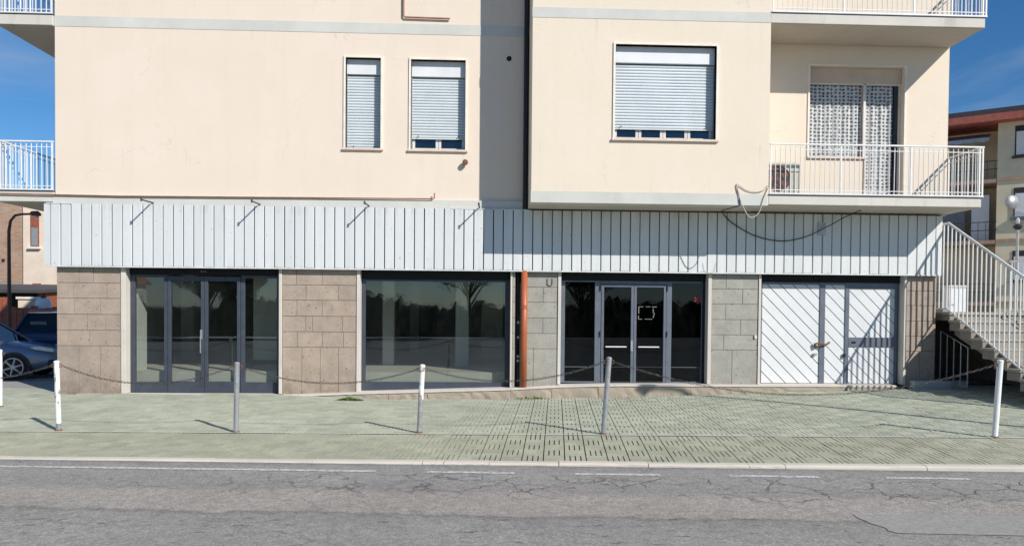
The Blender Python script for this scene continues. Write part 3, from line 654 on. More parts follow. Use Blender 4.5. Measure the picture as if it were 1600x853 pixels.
for bx in ((2.88, 2.97, 1.60, 1.61), (3.02, 3.10, 1.602, 1.612), (3.13, 3.22, 1.597, 1.609), (2.89, 2.95, 1.37, 1.38), (3.0, 3.14, 1.372, 1.382)): part('tape_scrap', B(bx[0], bx[1], YS+.018, YS+.021, bx[2], bx[3]), 'tape', s3)
for (x, z, h) in ((2.875, 1.37, .07), (2.878, 1.48, .12), (3.155, 1.40, .05), (3.15, 1.49, .08), (3.17, 1.45, .04)): part('tape_scrap', B(x, x+.014, YS+.0175, YS+.0205, z, z+h), 'tape', s3)
mb = MB()
for i in range(7):
    a = i*2*math.pi/7; ca, sa = math.cos(a), math.sin(a)
    mb.prism([(0, -.012), (.07, -.018), (.085, 0), (.07, .018), (0, .012)], lambda p, t, ca=ca, sa=sa, i=i: (4.005+p[0]*ca-p[1]*sa, YS+.014+t+.0004*i, 1.75+p[0]*sa+p[1]*ca), 0, .002)
part('flower_sticker', mb, 'red_sticker', s3)
# 4: white plank doors, planks laid diagonally
s4 = sf((5.126, 7.822, .13, .20, 2.092, 2.26), 'header with painted-in fascia shadow above the white plank door')
def clip(poly, a, bb, c):       # keep a*x+b*z<=c
    outp = []
    for i, p in enumerate(poly):
        q = poly[(i+1) % len(poly)]; dp_ = a*p[0]+bb*p[1]-c; dq = a*q[0]+bb*q[1]-c
        if dp_ <= 0: outp.append(p)
        if dp_*dq < 0: t = dp_/(dp_-dq); outp.append((p[0]+(q[0]-p[0])*t, p[1]+(q[1]-p[1])*t))
    return outp
def planks(p, x0, x1, z0, z1):
    part('plank_back', B(x0, x1, YS+.035, YS+.045, z0, z1), 'dark_gap', p)
    ph = .245; k0 = math.floor((x0+z0)/ph)
    for kk_ in range(k0, k0+30):
        a, c = kk_*ph+.010, (kk_+1)*ph-.010
        poly = clip(clip([(x0, z0), (x1, z0), (x1, z1), (x0, z1)], 1, 1, c), -1, -1, -a)
        if len(poly) >= 3:
            part('plank', MB().prism(poly, lambda q, t: (q[0], t, q[1]), YS+.034, YS+.018), 'white_panel', p)
for a, c in ((5.13, 5.21), (6.305, 6.41), (6.79, 6.87), (7.745, 7.80)): stile(s4, a, c, .19, 2.09, 'slate_frame_pale')
for a, c in ((5.21, 6.305), (6.41, 6.79)): stile(s4, a, c, 2.045, 2.09, 'slate_frame_pale'); planks(s4, a, c, .20, 2.045)
stile(s4, 6.87, 7.745, 1.98, 2.09, 'slate_frame_pale'); stile(s4, 6.87, 7.745, .885, 1.065, 'slate_frame_pale'); planks(s4, 6.87, 7.745, 1.065, 1.98); planks(s4, 6.87, 7.745, .20, .885)
part('letter_slot', MB().box(6.93, 7.0, YS-.012, YS, .955, .99), 'dark_gap', s4)
part('padlock_chain', MB().tube([(6.19, YS-.02, .93), (6.25, YS-.05, .95), (6.36, YS-.06, .93), (6.45, YS-.04, .94), (6.50, YS, .97)], .017, 6).tube([(6.20, YS-.02, .92), (6.24, YS-.05, .89), (6.30, YS-.05, .92)], .02, 6), 'rust', s4)
part('lock_case', MB().box(6.19, 6.25, YS-.03, YS+.01, .72, .76), 'galvanised', s4)
part('lock_case', MB().box(6.76, 6.80, YS-.03, YS, .69, .76), 'dark_gap', s4)
# shop interior
inn = part('shop_interior', B(XL+.26, .50, .335, 11.78, -.02, .35), 'interior_floor', bld)
part('interior_wall', B(XL+.26, .48, 11.6, 11.7, .35, 3.1), 'interior_wall', inn); part('interior_wall', B(XL+.26, XL+.30, .36, 11.6, .35, 3.1), 'interior_wall', inn)
part('interior_wall', B(.55, .75, .36, 11.7, -.1, 3.1), 'interior_wall', inn); part('interior_ceiling', B(XL+.26, 8.3, .36, 11.7, 3.05, 3.1), 'interior_wall', inn)
part('interior_wall', B(-4.75, -3.5, 1.95, 2.1, .35, 3.05), 'interior_wall', inn); part('skirting', B(-4.752, -3.5, 1.935, 1.95, .35, .44), 'dark_steel', inn)
part('interior_wall', B(-6.62, -6.372, .38, .75, .35, 3.05), 'interior_wall', inn)
for (x, y, s_) in ((-1.98, 2.05, .23), (-1.84, 6.4, .24), (-.445, 1.98, .27), (-6.85, 4, .28), (-5.2, 7, .3), (.2, 4.2, .5)):
    part('column', MB().box(x-s_/2, x+s_/2, y-s_/2, y+s_/2, .35, 3.05), 'interior_wall', inn)
part('ceiling_lamp', B(-.25, .25, 3.2, 3.3, 2.95, 3.0), 'white_metal', inn)
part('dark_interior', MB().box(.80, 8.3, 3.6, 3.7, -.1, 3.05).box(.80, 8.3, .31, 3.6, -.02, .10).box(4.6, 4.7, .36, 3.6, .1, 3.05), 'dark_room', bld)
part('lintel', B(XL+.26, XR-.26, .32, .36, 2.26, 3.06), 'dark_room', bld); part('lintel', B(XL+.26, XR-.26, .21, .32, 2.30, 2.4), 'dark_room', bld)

# balconies
bal_me = MB().tube([(0, 0, 0), (0, 0, .80)], .0075, 6).mesh('baluster'); 
def balcony(x0, x1, y0, y1, zt, zb, sides, mt='white_metal', lab=None, ext=0):
    s = part('balcony', MB().face_box(x0, x1, y0, y1, zb, zt, .006), 'slab', bld)
    if lab: s['label'] = lab
    part('drip_edge', B(x0-.012, x1+.012, y0-.014, y1, zt, zt+.012), 'dark_steel', s)
    part('soffit', B(x0+.01, x1-.01, y0+.02, y1-.01, zb-.006, zb+.002), 'soffit', s)
    def run(p, q):
        p, q = Vector(p), Vector(q); ln = (q-p).length; nn = int(ln/.0865); d = (q-p)/ln; nrm = Vector((-d.y, d.x, 0))
        def bar(z, hw, hh):
            mb = MB(); a, c = p-d*hw, q+d*hw
            mb.add([(a+nrm*hw+Vector((0,0,z-hh))), (a-nrm*hw+Vector((0,0,z-hh))), (c-nrm*hw+Vector((0,0,z-hh))), (c+nrm*hw+Vector((0,0,z-hh))),
                    (a+nrm*hw+Vector((0,0,z+hh))), (a-nrm*hw+Vector((0,0,z+hh))), (c-nrm*hw+Vector((0,0,z+hh))), (c+nrm*hw+Vector((0,0,z+hh)))],
                   [(4,5,6,7),(0,1,5,4),(1,2,6,5),(2,3,7,6),(3,0,4,7),(3,2,1,0)]); return mb
        part('top_rail', bar(zt+.885, .02, .012), mt, s); part('guard_bar', bar(zt+.79, .006, .006), mt, s); part('guard_bar', bar(zt+.10, .006, .006), mt, s); part('base_rail', bar(zt+.035, .018, .012), mt, s)
        for i in range(nn+1):
            o = part('baluster', bal_me, mt, s, p+d*(ln*i/nn)+Vector((0, 0, zt+.047)))
            o.rotation_euler = (random.uniform(-.006, .006), random.uniform(-.006, .006), 0)
        for t in [0, 1]+([.33, .66] if ln > 2 else []):
            part('post', MB().box(-.012, .012, -.012, .012, 0, .84), mt, s, p+d*ln*t+Vector((0, 0, zt+.035)))
    for sd in sides: run(*sd)
    return s
YR = YB+.03
for zt, zb, lab in ((3.53, 3.372, 'lower right balcony with white railing'), (6.625, 6.455, 'upper right balcony with white railing')):
    balcony(4.862, 8.60, YB, -.012, zt, zb, [((4.90, YR, 0), (8.63, YR, 0)), ((8.63, YR+.08, 0), (8.63, 0, 0))], lab=lab)
for zt, zb, lab in ((3.555, 3.37, 'lower left balcony wrapping the side wall'), (6.66, 6.475, 'upper left balcony wrapping the side wall')):
    balcony(-8.62, XL-.012, -.045, 7, zt, zb, [((-8.58, -.01, 0), (-7.68, -.01, 0)), ((-8.58, .08, 0), (-8.58, 6.9, 0))], lab=lab)
# balcony door and window with lace curtains
dw = part('balcony_door', MB().box(5.98, 7.75, .22, .235, 4.41, 6.065).box(7.055, 7.75, .222, .233, 3.54, 4.41), 'dark_room', bld)
part('shutter_box', B(5.98, 7.75, .09, .2, 5.79, 6.066), 'tan_box', dw)
for bx in ((5.978, 6.01, 4.41, 5.79), (7.72, 7.752, 3.54, 5.79), (7.045, 7.085, 3.54, 5.79), (6.01, 7.72, 5.765, 5.79)): part('frame', B(bx[0], bx[1], .10, .15, bx[2], bx[3]), 'rail_pink', dw)
part('sill', B(5.94, 7.05, -.04, .2, 4.37, 4.405), 'sill', dw)
for bx in ((5.94, 5.974, 4.405, 6.10), (7.757, 7.79, 3.54, 6.10), (5.974, 7.757, 6.072, 6.10), (7.012, 7.046, 3.54, 4.369)): part('surround', B(bx[0], bx[1], -.02, .08, bx[2], bx[3]), 'sill' if bx[0] == 7.012 else 'trim_peach', dw)
def curtain(x0, x1, z0, z1):
    mb = MB(); ns = int((x1-x0)/.015); vs = []
    for i in range(ns+1):
        x = x0+(x1-x0)*i/ns; y = .172+.010*math.sin(x*37)+.006*math.sin(x*71)
        vs += [(x, y, z0), (x, y, z1)]
    return mb.add(vs, [(2*i, 2*i+2, 2*i+3, 2*i+1) for i in range(ns)])
part('lace_curtain', curtain(6.01, 7.045, 4.42, 5.765), 'lace', dw, smooth=True); part('lace_curtain', curtain(7.085, 7.64, 3.55, 5.765), 'lace', dw, smooth=True)
part('door_jamb', B(7.65, 7.72, .14, .2, 3.54, 5.765), 'dark_steel', dw)

# air conditioner on the lower balcony
ac = thing('air_conditioner', (5.25, -.45, 3.545), 'boxy outdoor air conditioner unit behind the lower right balcony railing', 'air conditioner')
part('casing', MB().face_box(4.95, 5.56, -.6, -.32, 3.60, 4.17, .012), 'ac_white', ac)
part('fan_opening', MB().lathe([(.225, -.004), (.225, .02)], (5.17, -.602, 3.88), 24, 'y'), 'ac_dark', ac)
for r in (.08, .15, .21): part('grille_ring', MB().tube([(5.17+r*math.cos(a*math.pi/12), -.612, 3.88+r*math.sin(a*math.pi/12)) for a in range(24)], .004, 5, closed=True), 'ac_dark', ac)
for i in range(5):
    a = i*2*math.pi/5; part('fan_blade', MB().prism([(.03, -.02), (.19, -.06), (.2, .05), (.03, .02)], lambda p, t, a=a: (5.17+p[0]*math.cos(a)-p[1]*math.sin(a), -.608+t, 3.88+p[0]*math.sin(a)+p[1]*math.cos(a)), 0, .003), 'plastic_black', ac)
for x in (5.0, 5.45): part('foot', B(x, x+.06, -.62, -.30, 3.545, 3.60), 'dark_steel', ac)

# ------------------------------------------------------------------ outside staircase at the right end
st = thing('outside_staircase', (9.2, -1, .15), 'concrete staircase with tall white railing at the right end of the building', 'staircase')
SX0, SX1 = 8.60, 10.3; rise, run_ = .152, .305; z_land = 1.56; NS = 10
def stp(i): return (-.17-run_*i, z_land-rise*i)
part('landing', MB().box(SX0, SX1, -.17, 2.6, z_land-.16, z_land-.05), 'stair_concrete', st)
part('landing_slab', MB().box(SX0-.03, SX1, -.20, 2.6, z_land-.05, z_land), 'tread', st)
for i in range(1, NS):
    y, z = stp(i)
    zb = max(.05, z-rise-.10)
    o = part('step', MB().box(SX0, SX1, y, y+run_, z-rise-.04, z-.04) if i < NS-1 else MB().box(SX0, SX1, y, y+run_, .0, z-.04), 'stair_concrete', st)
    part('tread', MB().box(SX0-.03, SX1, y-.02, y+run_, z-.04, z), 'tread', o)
# sloping carriage under the steps, set in from the edge
poly = [(-.17, z_land-.10), (-.17, z_land-.42), (-2.75, .10), (-2.75, .30)]
part('carriage', MB().prism(poly, lambda p, t: (t, p[0], p[1]), SX0+.10, SX1-.13), 'stair_concrete', st)
part('support_wall', B(SX0+.5, SX1, 2.3, 2.6, -.1, z_land-.16), 'plinth', st)
part('sun_block_wall', MB().prism([(-2.7, -.1), (2.3, -.1), (2.3, 1.40), (-.17, 1.40), (-2.7, .2)], lambda p, t: (t, p[0], p[1]), SX1-.12, SX1-.001), 'plinth', st)  # unseen side wall added below the flight to block the sun
# railing along the left edge
def rail_top(y): return 3.20 + .553*min(0, y+.1)
def rail_bot(y): return (z_land+.06) + .50*min(0, y+.1)
XRL = 8.585
pl = [(XRL, .55, 3.20), (XRL, -.1, 3.20), (XRL, -2.75, rail_top(-2.75))]
part('handrail', MB().tube(pl, .024, 8), 'white_metal', st); part('bottom_rail', MB().tube([(XRL, .55, rail_bot(.5)), (XRL, -.1, rail_bot(-.1)), (XRL, -2.75, rail_bot(-2.75))], .016, 6), 'white_metal', st)
y = .5
while y > -2.68:
    part('baluster', MB().tube([(XRL, y, rail_bot(y)), (XRL, y, rail_top(y))], .014, 6), 'white_metal', st); y -= .118
part('newel', MB().box(XRL-.035, XRL+.035, -2.80, -2.73, .1, rail_top(-2.75)+.02), 'white_metal', st); part('newel', MB().box(XRL-.03, XRL+.03, .52, .58, z_land, 3.34), 'white_metal', st)
# second railing on the far edge
part('handrail', MB().tube([(10.25, .55, 2.55), (10.25, -.1, 2.55), (10.25, -2.75, 1.25)], .02, 6), 'white_metal', st)
y = .5
while y > -2.68:
    zt_ = 2.55+.49*min(0, y+.1); part('baluster', MB().tube([(10.25, y, zt_-.95), (10.25, y, zt_)], .011, 6), 'white_metal', st); y -= .16
# grille closing the space below the flight
gr = part('under_stair_grille', MB().tube([(8.66, .18, .22), (8.66, .18, 1.20), (8.66, -.62, .92), (8.66, -.62, .22), (8.66, .18, .22)], .014, 6), 'galvanised', st)
for i in range(1, 4): y = .18-.2*i; part('grille_bar', MB().tube([(8.66, y, .22), (8.66, y, 1.20-.35*(.18-y))], .010, 6), 'galvanised', gr)
part('low_kerb', MB().face_box(7.96, 8.98, -.16, .05, .08, .275, .01), 'marble', st)

# ------------------------------------------------------------------ chain posts and chains
posts = []
def ground_pt(X, Y): return Vector((X, Y, zg(X, Y)))
def make_post(u, v, h, lean, mt, lab, cap=True, lower=None):
    X, Y = xy(u, v); b0 = ground_pt(X, Y)
    t = thing('chain_post', b0, lab, 'post', 'chain posts along the pavement')
    ax = Vector((lean[0], lean[1], 1)).normalized(); top = b0+ax*h
    if lower: part('tube', T([b0-ax*.05, b0+ax*lower], .0335, 14), 'galvanised', t, smooth=False); part('upper_tube', T([b0+ax*lower, top], .0345, 14), mt, t, smooth=False)
    else: part('tube', T([b0-ax*.05, top], .034, 14), mt, t)
    part('cap', MB().tube([top-ax*.002, top+ax*.012, top+ax*.022], [.038, .036, .015], 14), mt, t)
    for s_ in (-1, 1):
        c = top-ax*.045+Vector((s_*.05, 0, 0))
        part('ring', MB().tube([c+Vector((.022*math.cos(a*math.pi/6), 0, .022*math.sin(a*math.pi/6))) for a in range(12)], .006, 6, closed=True), 'rust', t)
    part('base_weld', MB().lathe([(.05, 0), (.045, .012), (.034, .02)], b0, 12), 'rust', t)
    posts.append(top-ax*.045); return t
make_post(-8.25, .08, .90, (0, 0), 'peeling_paint', 'white chain post just outside the left edge of the picture')
make_post(-5.785, .09, .93, (-.028, 0), 'peeling_paint', 'white peeling chain post in front of the left stone pier', lower=.10)
make_post(-3.302, .05, .915, (.012, 0), 'galvanised', 'plain grey chain post in front of the glazed double door')
make_post(-.854, .11, .885, (.045, 0), 'peeling_paint', 'chain post with white top and grey bottom before the large shop window', lower=.44)
make_post(1.564, .10, .985, (.065, 0), 'galvanised', 'grey leaning chain post in front of the dark filmed door')
make_post(6.424, .03, .955, (.055, 0), 'white_metal', 'clean white chain post in front of the staircase')
chain_posts = posts[:]
make_post(-7.98, 1.83, .90, (0, 0), 'white_metal', 'white post cut off by the left edge beyond the first chain post')
def link_mesh(mb, c, t, side, L=.050, W=.026, r=.0038):
    up_ = t.cross(side).normalized(); pts = []
    for k_ in range(10):
        a = 2*math.pi*k_/10; x = math.cos(a)*L/2; y = math.sin(a)*W/2
        pts.append(c+t*x+up_*y)
    mb.tube(pts, r, 4, closed=True)
def make_chain(p, q, sag, lab):
    p, q = Vector(p), Vector(q); pts = [p.lerp(q, i/400)-Vector((0, 0, 4*sag*(i/400)*(1-i/400))) for i in range(401)]
    mb = MB(); acc = 0; kk_ = 0
    for i in range(1, 401):
        acc += (pts[i]-pts[i-1]).length
        if acc >= .0385:
            acc = 0; t = (pts[i]-pts[i-1]).normalized(); s0 = t.cross(Vector((0, 0, 1))).normalized()
            a = math.pi/4+(math.pi/2 if kk_ % 2 else 0)+random.uniform(-.2, .2); side = s0*math.cos(a)+t.cross(s0)*math.sin(a)
            link_mesh(mb, pts[i]-Vector((0, 0, 0)), t, side); kk_ += 1
    me = mb.mesh('barrier_chain'); me.transform(Matrix.Translation(-p))
    tag(link('barrier_chain', me, 'chain_steel', None, p), lab, 'chain', 'chains hung between the posts')
ox = Vector((.065, 0, 0))
cp = chain_posts
make_chain(cp[0]+ox, cp[1]-ox, .19, 'rusty chain leaving the picture left of the white peeling post')
make_chain(cp[1]+ox, cp[2]-ox, .235, 'rusty chain sagging in front of the left stone pier and glazed door')
make_chain(cp[2]+ox, cp[3]-ox, .20, 'rusty chain sagging in front of the second stone pier')
make_chain(cp[3]+ox, cp[4]-ox, .20, 'rusty chain crossing in front of the orange downpipe')
make_chain(cp[4]+ox, cp[5]-ox, .40, 'longest chain, sagging in front of the white plank doors')

# ------------------------------------------------------------------ cables, weeds
def cable(pts, r, mt, lab):
    P_ = [Vector(p) for p in pts]; outp = []
    ext = [P_[0]*2-P_[1]]+P_+[P_[-1]*2-P_[-2]]
    for i in range(1, len(ext)-2):
        a, b_, c, d = ext[i-1:i+3]
        for k_ in range(8):
            t = k_/8; outp.append(.5*((2*b_)+(c-a)*t+(2*a-5*b_+4*c-d)*t*t+(3*b_-a-3*c+d)*t**3))
    outp.append(P_[-1]); me = MB().tube(outp, r, 6).mesh('cable', True); me.transform(Matrix.Translation(-P_[0]))
    return tag(link('cable', me, mt, None, P_[0]), lab, 'cable')
cable([(4.36, -.125, 3.30), (4.55, -.13, 3.13), (4.95, -.13, 2.92), (5.42, -.13, 2.83), (5.85, -.14, 2.90), (6.22, -.22, 3.08), (6.50, -.36, 3.25), (6.72, -.50, 3.362)], .0095, 'cable_black', 'black cable sagging across the white fascia below the right balcony')
cable([(4.33, YB-.01, 3.56), (4.30, YB-.02, 3.70), (4.34, YB-.02, 3.69), (4.50, YB-.02, 3.60), (4.66, YB-.02, 3.58), (4.78, YB-.02, 3.62), (4.85, YB-.02, 3.70)], .007, 'cable_grey', 'short grey cable drooping over the block edge beside the air conditioner')
cable([(4.30, YB-.025, 3.69), (4.36, YB-.025, 3.45), (4.45, YB-.025, 3.25), (4.52, YB-.025, 3.155), (4.60, YB-.025, 3.15), (4.70, YB-.025, 3.25), (4.77, YB-.025, 3.48), (4.85, YB-.02, 3.66)], .008, 'cable_grey', 'pale looped cable hanging below the block edge left of the balcony')
cable([(4.335, YB-.02, 3.57), (4.36, YB-.01, 3.36), (4.33, -.75, 3.345), (4.28, -.3, 3.342), (4.36, -.13, 3.31)], .007, 'cable_black', 'thin dark cable running under the block to the fascia')
cable([(4.00, -.112, 2.40), (4.03, -.112, 2.27), (4.10, -.112, 2.235), (4.20, -.112, 2.26), (4.24, -.112, 2.42)], .003, 'cable_grey', 'thin wire loop hanging at the fascia bottom above the dark door')
def weed(X, Y, rx, ry, n_, lab):
    mb = MB(); z0 = zg(X, Y)
    for i in range(n_):
        a = random.uniform(0, 6.28); rr_ = random.random()**.6; x = X+rx*rr_*math.cos(a); y = Y+ry*rr_*math.sin(a); h = random.uniform(.02, .055)*(1.2-rr_)
        d = Vector((random.uniform(-1, 1), random.uniform(-1, 1), 0)); wv = Vector((-d.y, d.x, 0)).normalized()*random.uniform(.006, .014); p = Vector((x, y, z0)); tip = p+d*.03+Vector((0, 0, h))
        mb.add([p-wv, p+wv, tip+wv*.6, tip-wv*.6+Vector((0, 0, .004))], [(0, 1, 2, 3)])
    me = mb.mesh('weed_clump'); me.transform(Matrix.Translation((-X, -Y, -z0))); tag(link('weed_clump', me, 'weed', None, (X, Y, z0)), lab, 'weed')
weed(-2.33, -.50, .24, .07, 420, 'low green weed clump on the pavement below the large shop window')
weed(.9, -.22, .35, .03, 90, 'sparse moss and weeds at the foot of the plinth below the orange downpipe')

# ------------------------------------------------------------------ cars in the side yard
def car(name, loc, flip, paintm, lab, Ln, Wd, hood, roof, wheels, cab):
    """loc = front-left ground point; s runs from the nose to the tail; flip=-1 turns the nose to -X"""
    t = thing(name, loc, lab, 'car'); ox_, oy_, oz_ = loc
    def pt(s, y, z): return (ox_-flip*s, oy_+y, oz_+z)
    hw = Wd/2
    rings = []
    for s in [0, .08, .25, .6, 1.0, 1.4, 2.0, 2.6, 3.2, Ln-.35, Ln-.1, Ln]:
        zt = interp(s, hood); e = min(s, Ln-s); f_ = .82+.18*min(1, e/.45)**.5; w_ = hw*f_; zb = .22 if e > .2 else .30
        rings.append([pt(s, hw-w_*.93, zb), pt(s, hw-w_, zb+.14), pt(s, hw-w_*1.0, zt*.72), pt(s, hw-w_*.97, zt*.93), pt(s, hw-w_*.86, zt), pt(s, hw, zt+.02),
                      pt(s, hw+w_*.86, zt), pt(s, hw+w_*.97, zt*.93), pt(s, hw+w_*1.0, zt*.72), pt(s, hw+w_, zb+.14), pt(s, hw+w_*.93, zb)])
    mb = MB(); k_ = 11; mb.add([p for r_ in rings for p in r_], [(i*k_+j, i*k_+(j+1) % k_, (i+1)*k_+(j+1) % k_, (i+1)*k_+j) for i in range(len(rings)-1) for j in range(k_)] + [tuple(range(k_)), tuple((len(rings)-1)*k_+j for j in range(k_))])
    part('body', mb, paintm, t, smooth=True)
    # cabin: glass core, roof skin and pillars
    s0, s1, s2, s3 = cab; zb0 = interp(s0, hood)-.02; zb3 = interp(s3, hood)-.02
    mb = MB(); a, c = .10, Wd-.10; ai, ci = .24, Wd-.24
    mb.add([pt(s0, a, zb0), pt(s0, c, zb0), pt(s3, c, zb3), pt(s3, a, zb3), pt(s1, ai, roof-.03), pt(s1, ci, roof-.03), pt(s2, ci, roof-.03), pt(s2, ai, roof-.03)], [(0,1,5,4),(1,2,6,5),(2,3,7,6),(3,0,4,7)])
    part('glasshouse', mb, 'car_glass', t)
    part('cabin_trim', MB().box(*sorted((ox_-flip*(s0+.5), ox_-flip*(s3-.3))), oy_+.2, oy_+Wd-.2, oz_+.4, oz_+zb0+.12), 'plastic_black', t)
    mb = MB(); sm_ = (s1+s2)/2
    for (ya, yb, zz) in ((ai-.03, ci+.03, roof-.035), (ai+.1, ci-.1, roof+.0)):
        mb.add([pt(s1-.05, ya, zz-.01), pt(sm_, ya, zz+.012), pt(s2+.06, ya, zz-.012), pt(s2+.06, yb, zz-.012), pt(sm_, yb, zz+.012), pt(s1-.05, yb, zz-.01)], [(0, 1, 4, 5), (1, 2, 3, 4)] if zz > roof-.02 else [])
    o_ = len(mb.v)-12; mb.f += [(o_+i, o_+(i+1) % 6, o_+6+(i+1) % 6, o_+6+i) for i in range(6)]
    part('roof_panel', mb, paintm, t, smooth=True)
    for (ya, yi) in ((a-.005, ai-.01), (c+.005, ci+.01)):
        for (sa, sb) in ((s0, s1), ((s0*.42+s3*.58), (s1*.42+s2*.58)), (s3, s2)):
            zz = zb0 if sa == s0 else (zb3 if sa == s3 else interp(sa, hood)-.02)
            part('pillar', MB().tube([pt(sa, ya, zz), pt(sb, yi, roof-.03)], .034, 6), paintm if sa != (s0*.42+s3*.58) else 'plastic_black', t)
    for y_ in (0, Wd):
        sgn = -1 if y_ == 0 else 1
        for s in wheels:
            c0 = Vector(pt(s, y_+sgn*.004, .28))
            part('wheel_arch', MB().lathe([(.325, 0), (.325, sgn*.012)], c0, 24, 'y'), 'plastic_black', t)
            wh = part('wheel', MB().lathe([(.20, -.02), (.27, -.02), (.28, .03), (.28, .12), (.2, .12)] if sgn < 0 else [(.20, .02), (.27, .02), (.28, -.03), (.28, -.12), (.2, -.12)], c0, 26, 'y'), 'tyre', t)
            part('hub', MB().lathe([(.055, sgn*.025), (.055, -sgn*.02)], c0, 12, 'y'), 'alloy', wh)
            part('rim', MB().tube([c0+Vector((.195*math.cos(q*math.pi/12), sgn*.022, .195*math.sin(q*math.pi/12))) for q in range(24)], .014, 6, closed=True), 'alloy', wh)
            for q in range(6):
                a_ = q*math.pi/3+.3; e1 = Vector((math.cos(a_), 0, math.sin(a_)))
                part('spoke', MB().tube([c0+e1*.04+Vector((0, sgn*.024, 0)), c0+e1*.19+Vector((0, sgn*.02, 0))], [.026, .02], 6), 'alloy', wh)
        part('door_handle', MB().tube([pt(s0+1.35, y_+sgn*.012, interp(s0+1.3, hood)*.83), pt(s0+1.52, y_+sgn*.012, interp(s0+1.3, hood)*.83)], .014, 6), paintm, t)
        part('mirror', MB().lathe([(.02, -.07), (.07, -.05), (.08, 0), (.06, .05), (.02, .06)], Vector(pt(s0+.45, y_+sgn*.08, zb0+.08)), 10, 'y'), paintm, t, smooth=True)
        part('side_moulding', MB().box(*sorted((ox_-flip*(wheels[0]+.42), ox_-flip*(wheels[1]-.42))), *sorted((oy_+y_+sgn*.012, oy_+y_-sgn*.03)), oz_+.42, oz_+.47), 'plastic_black', t)
        hl = [(.10, .60), (.45, .66), (.55, .70), (.35, .72), (.12, .68)]
        part('headlight', MB().prism(hl, lambda p, tt_, y_=y_, sgn=sgn: pt(p[0], y_+tt_-sgn*.05*max(0, .45-p[0])*2.2, p[1]), -.012 if sgn < 0 else .012, .05 if sgn < 0 else -.05), 'lamp_glass', t)
        part('tail_light', MB().box(*sorted((ox_-flip*(Ln-.12), ox_-flip*(Ln+.004))), *sorted((oy_+y_+.08*(-sgn), oy_+y_+.22*(-sgn))), oz_+.72, oz_+.92), 'red_sticker', t)
    part('bumper', MB().tube([pt(.18, .02, .36), pt(.0, .25, .36), pt(-.03, Wd/2, .36), pt(0, Wd-.25, .36), pt(.18, Wd-.02, .36)], .075, 8), 'plastic_black', t)
    return t
hb = car('hatchback_car', (-9.25, 2.95, -.085), 1, 'car_silver', 'pale blue hatchback with alloy wheels at the left edge behind the chain', 3.75, 1.64,
    [(0, .50), (.1, .60), (.5, .68), (1.0, .78), (1.3, .84), (3.0, .90), (3.75, .88)], 1.38, (.86, 3.2), (1.02, 1.85, 3.0, 3.62)); hb.rotation_euler.z = R(13)
ec = car('estate_car', (-7.70, 5.15, -.13), 1, 'car_blue', 'dark blue estate car with roof rails behind the pale blue hatchback', 3.95, 1.72,
    [(0, .60), (.1, .72), (.6, .82), (1.1, .94), (1.4, .98), (3.4, 1.0), (3.95, .98)], 1.49, (.84, 3.2), (1.05, 1.85, 3.65, 3.9))
for y_ in (5.43, 6.59): part('roof_rail', MB().tube([(-9.5, y_, 1.345), (-9.6, y_, 1.395), (-11.3, y_, 1.395), (-11.36, y_, 1.345)], .016, 6), 'alloy', ec)
part('rear_sticker', B(-11.25, -10.85, 5.30, 5.304, 1.04, 1.12), 'tape', ec)

# ------------------------------------------------------------------ street lamps
def lamp_arm(loc, h, arm, lab):
    t = thing('street_lamp', loc, lab, 'street lamp'); x, y, z = loc
    part('pole', MB().tube([(x, y, z-.1), (x, y, z+1.2), (x, y, z+h-.5), (x+arm*.06, y, z+h-.2), (x+arm*.22, y, z+h-.04), (x+arm*.45, y, z+h), (x+arm*.8, y, z+h+.01)], [.06, .055, .045, .04, .036, .033, .03], 10), 'lamp_pole', t)
    part('lamp_head', MB().tube([(x+arm*.75, y, z+h+.02), (x+arm*.82, y, z+h+.03), (x+arm*1.0, y, z+h+.02), (x+arm*1.12, y, z+h-.01)], [.03, .07, .09, .04], 10), 'lamp_pole', t)
    part('diffuser', MB().lathe([(.06, 0), (.07, -.03), (.04, -.06)], (x+arm*.97, y, z+h-.05), 12), 'lamp_glass', t)
lamp_arm((-14.07, 9.0, -.2), 4.40, .82, 'brown street lamp with bent arm before the brick house')
lamp_arm((9.04, -5.80, zg(9.04, -5.8)), 5.42, -.92, 'street lamp standing right of the picture, seen by its shadow on the tiles')
gl = thing('globe_lamp', (15.15, 7, .2), 'glass globe street lamp on a thin pole at the right edge', 'street lamp')
part('pole', T([(15.15, 7, .1), (15.15, 7, 3.95)], .04, 10), 'galvanised', gl)
part('collar', MB().lathe([(.05, 0), (.11, .06), (.12, .10), (.05, .16)], (15.15, 7, 3.90), 14), 'plastic_black', gl)
part('globe', MB().lathe([(.195*math.sin(a*math.pi/12), -.195*math.cos(a*math.pi/12)) for a in range(1, 12)], (15.15, 7, 4.22), 20), 'globe_glass', gl, smooth=True)
part('bulb', MB().lathe([(.03, 0), (.05, .06), (.045, .14), (.02, .18)], (15.15, 7, 4.06), 10), 'lamp_glass', gl)
part('bracket', T([(15.15, 7, 3.0), (15.4, 7, 3.08), (15.55, 7, 3.06)], .012, 6), 'galvanised', gl)

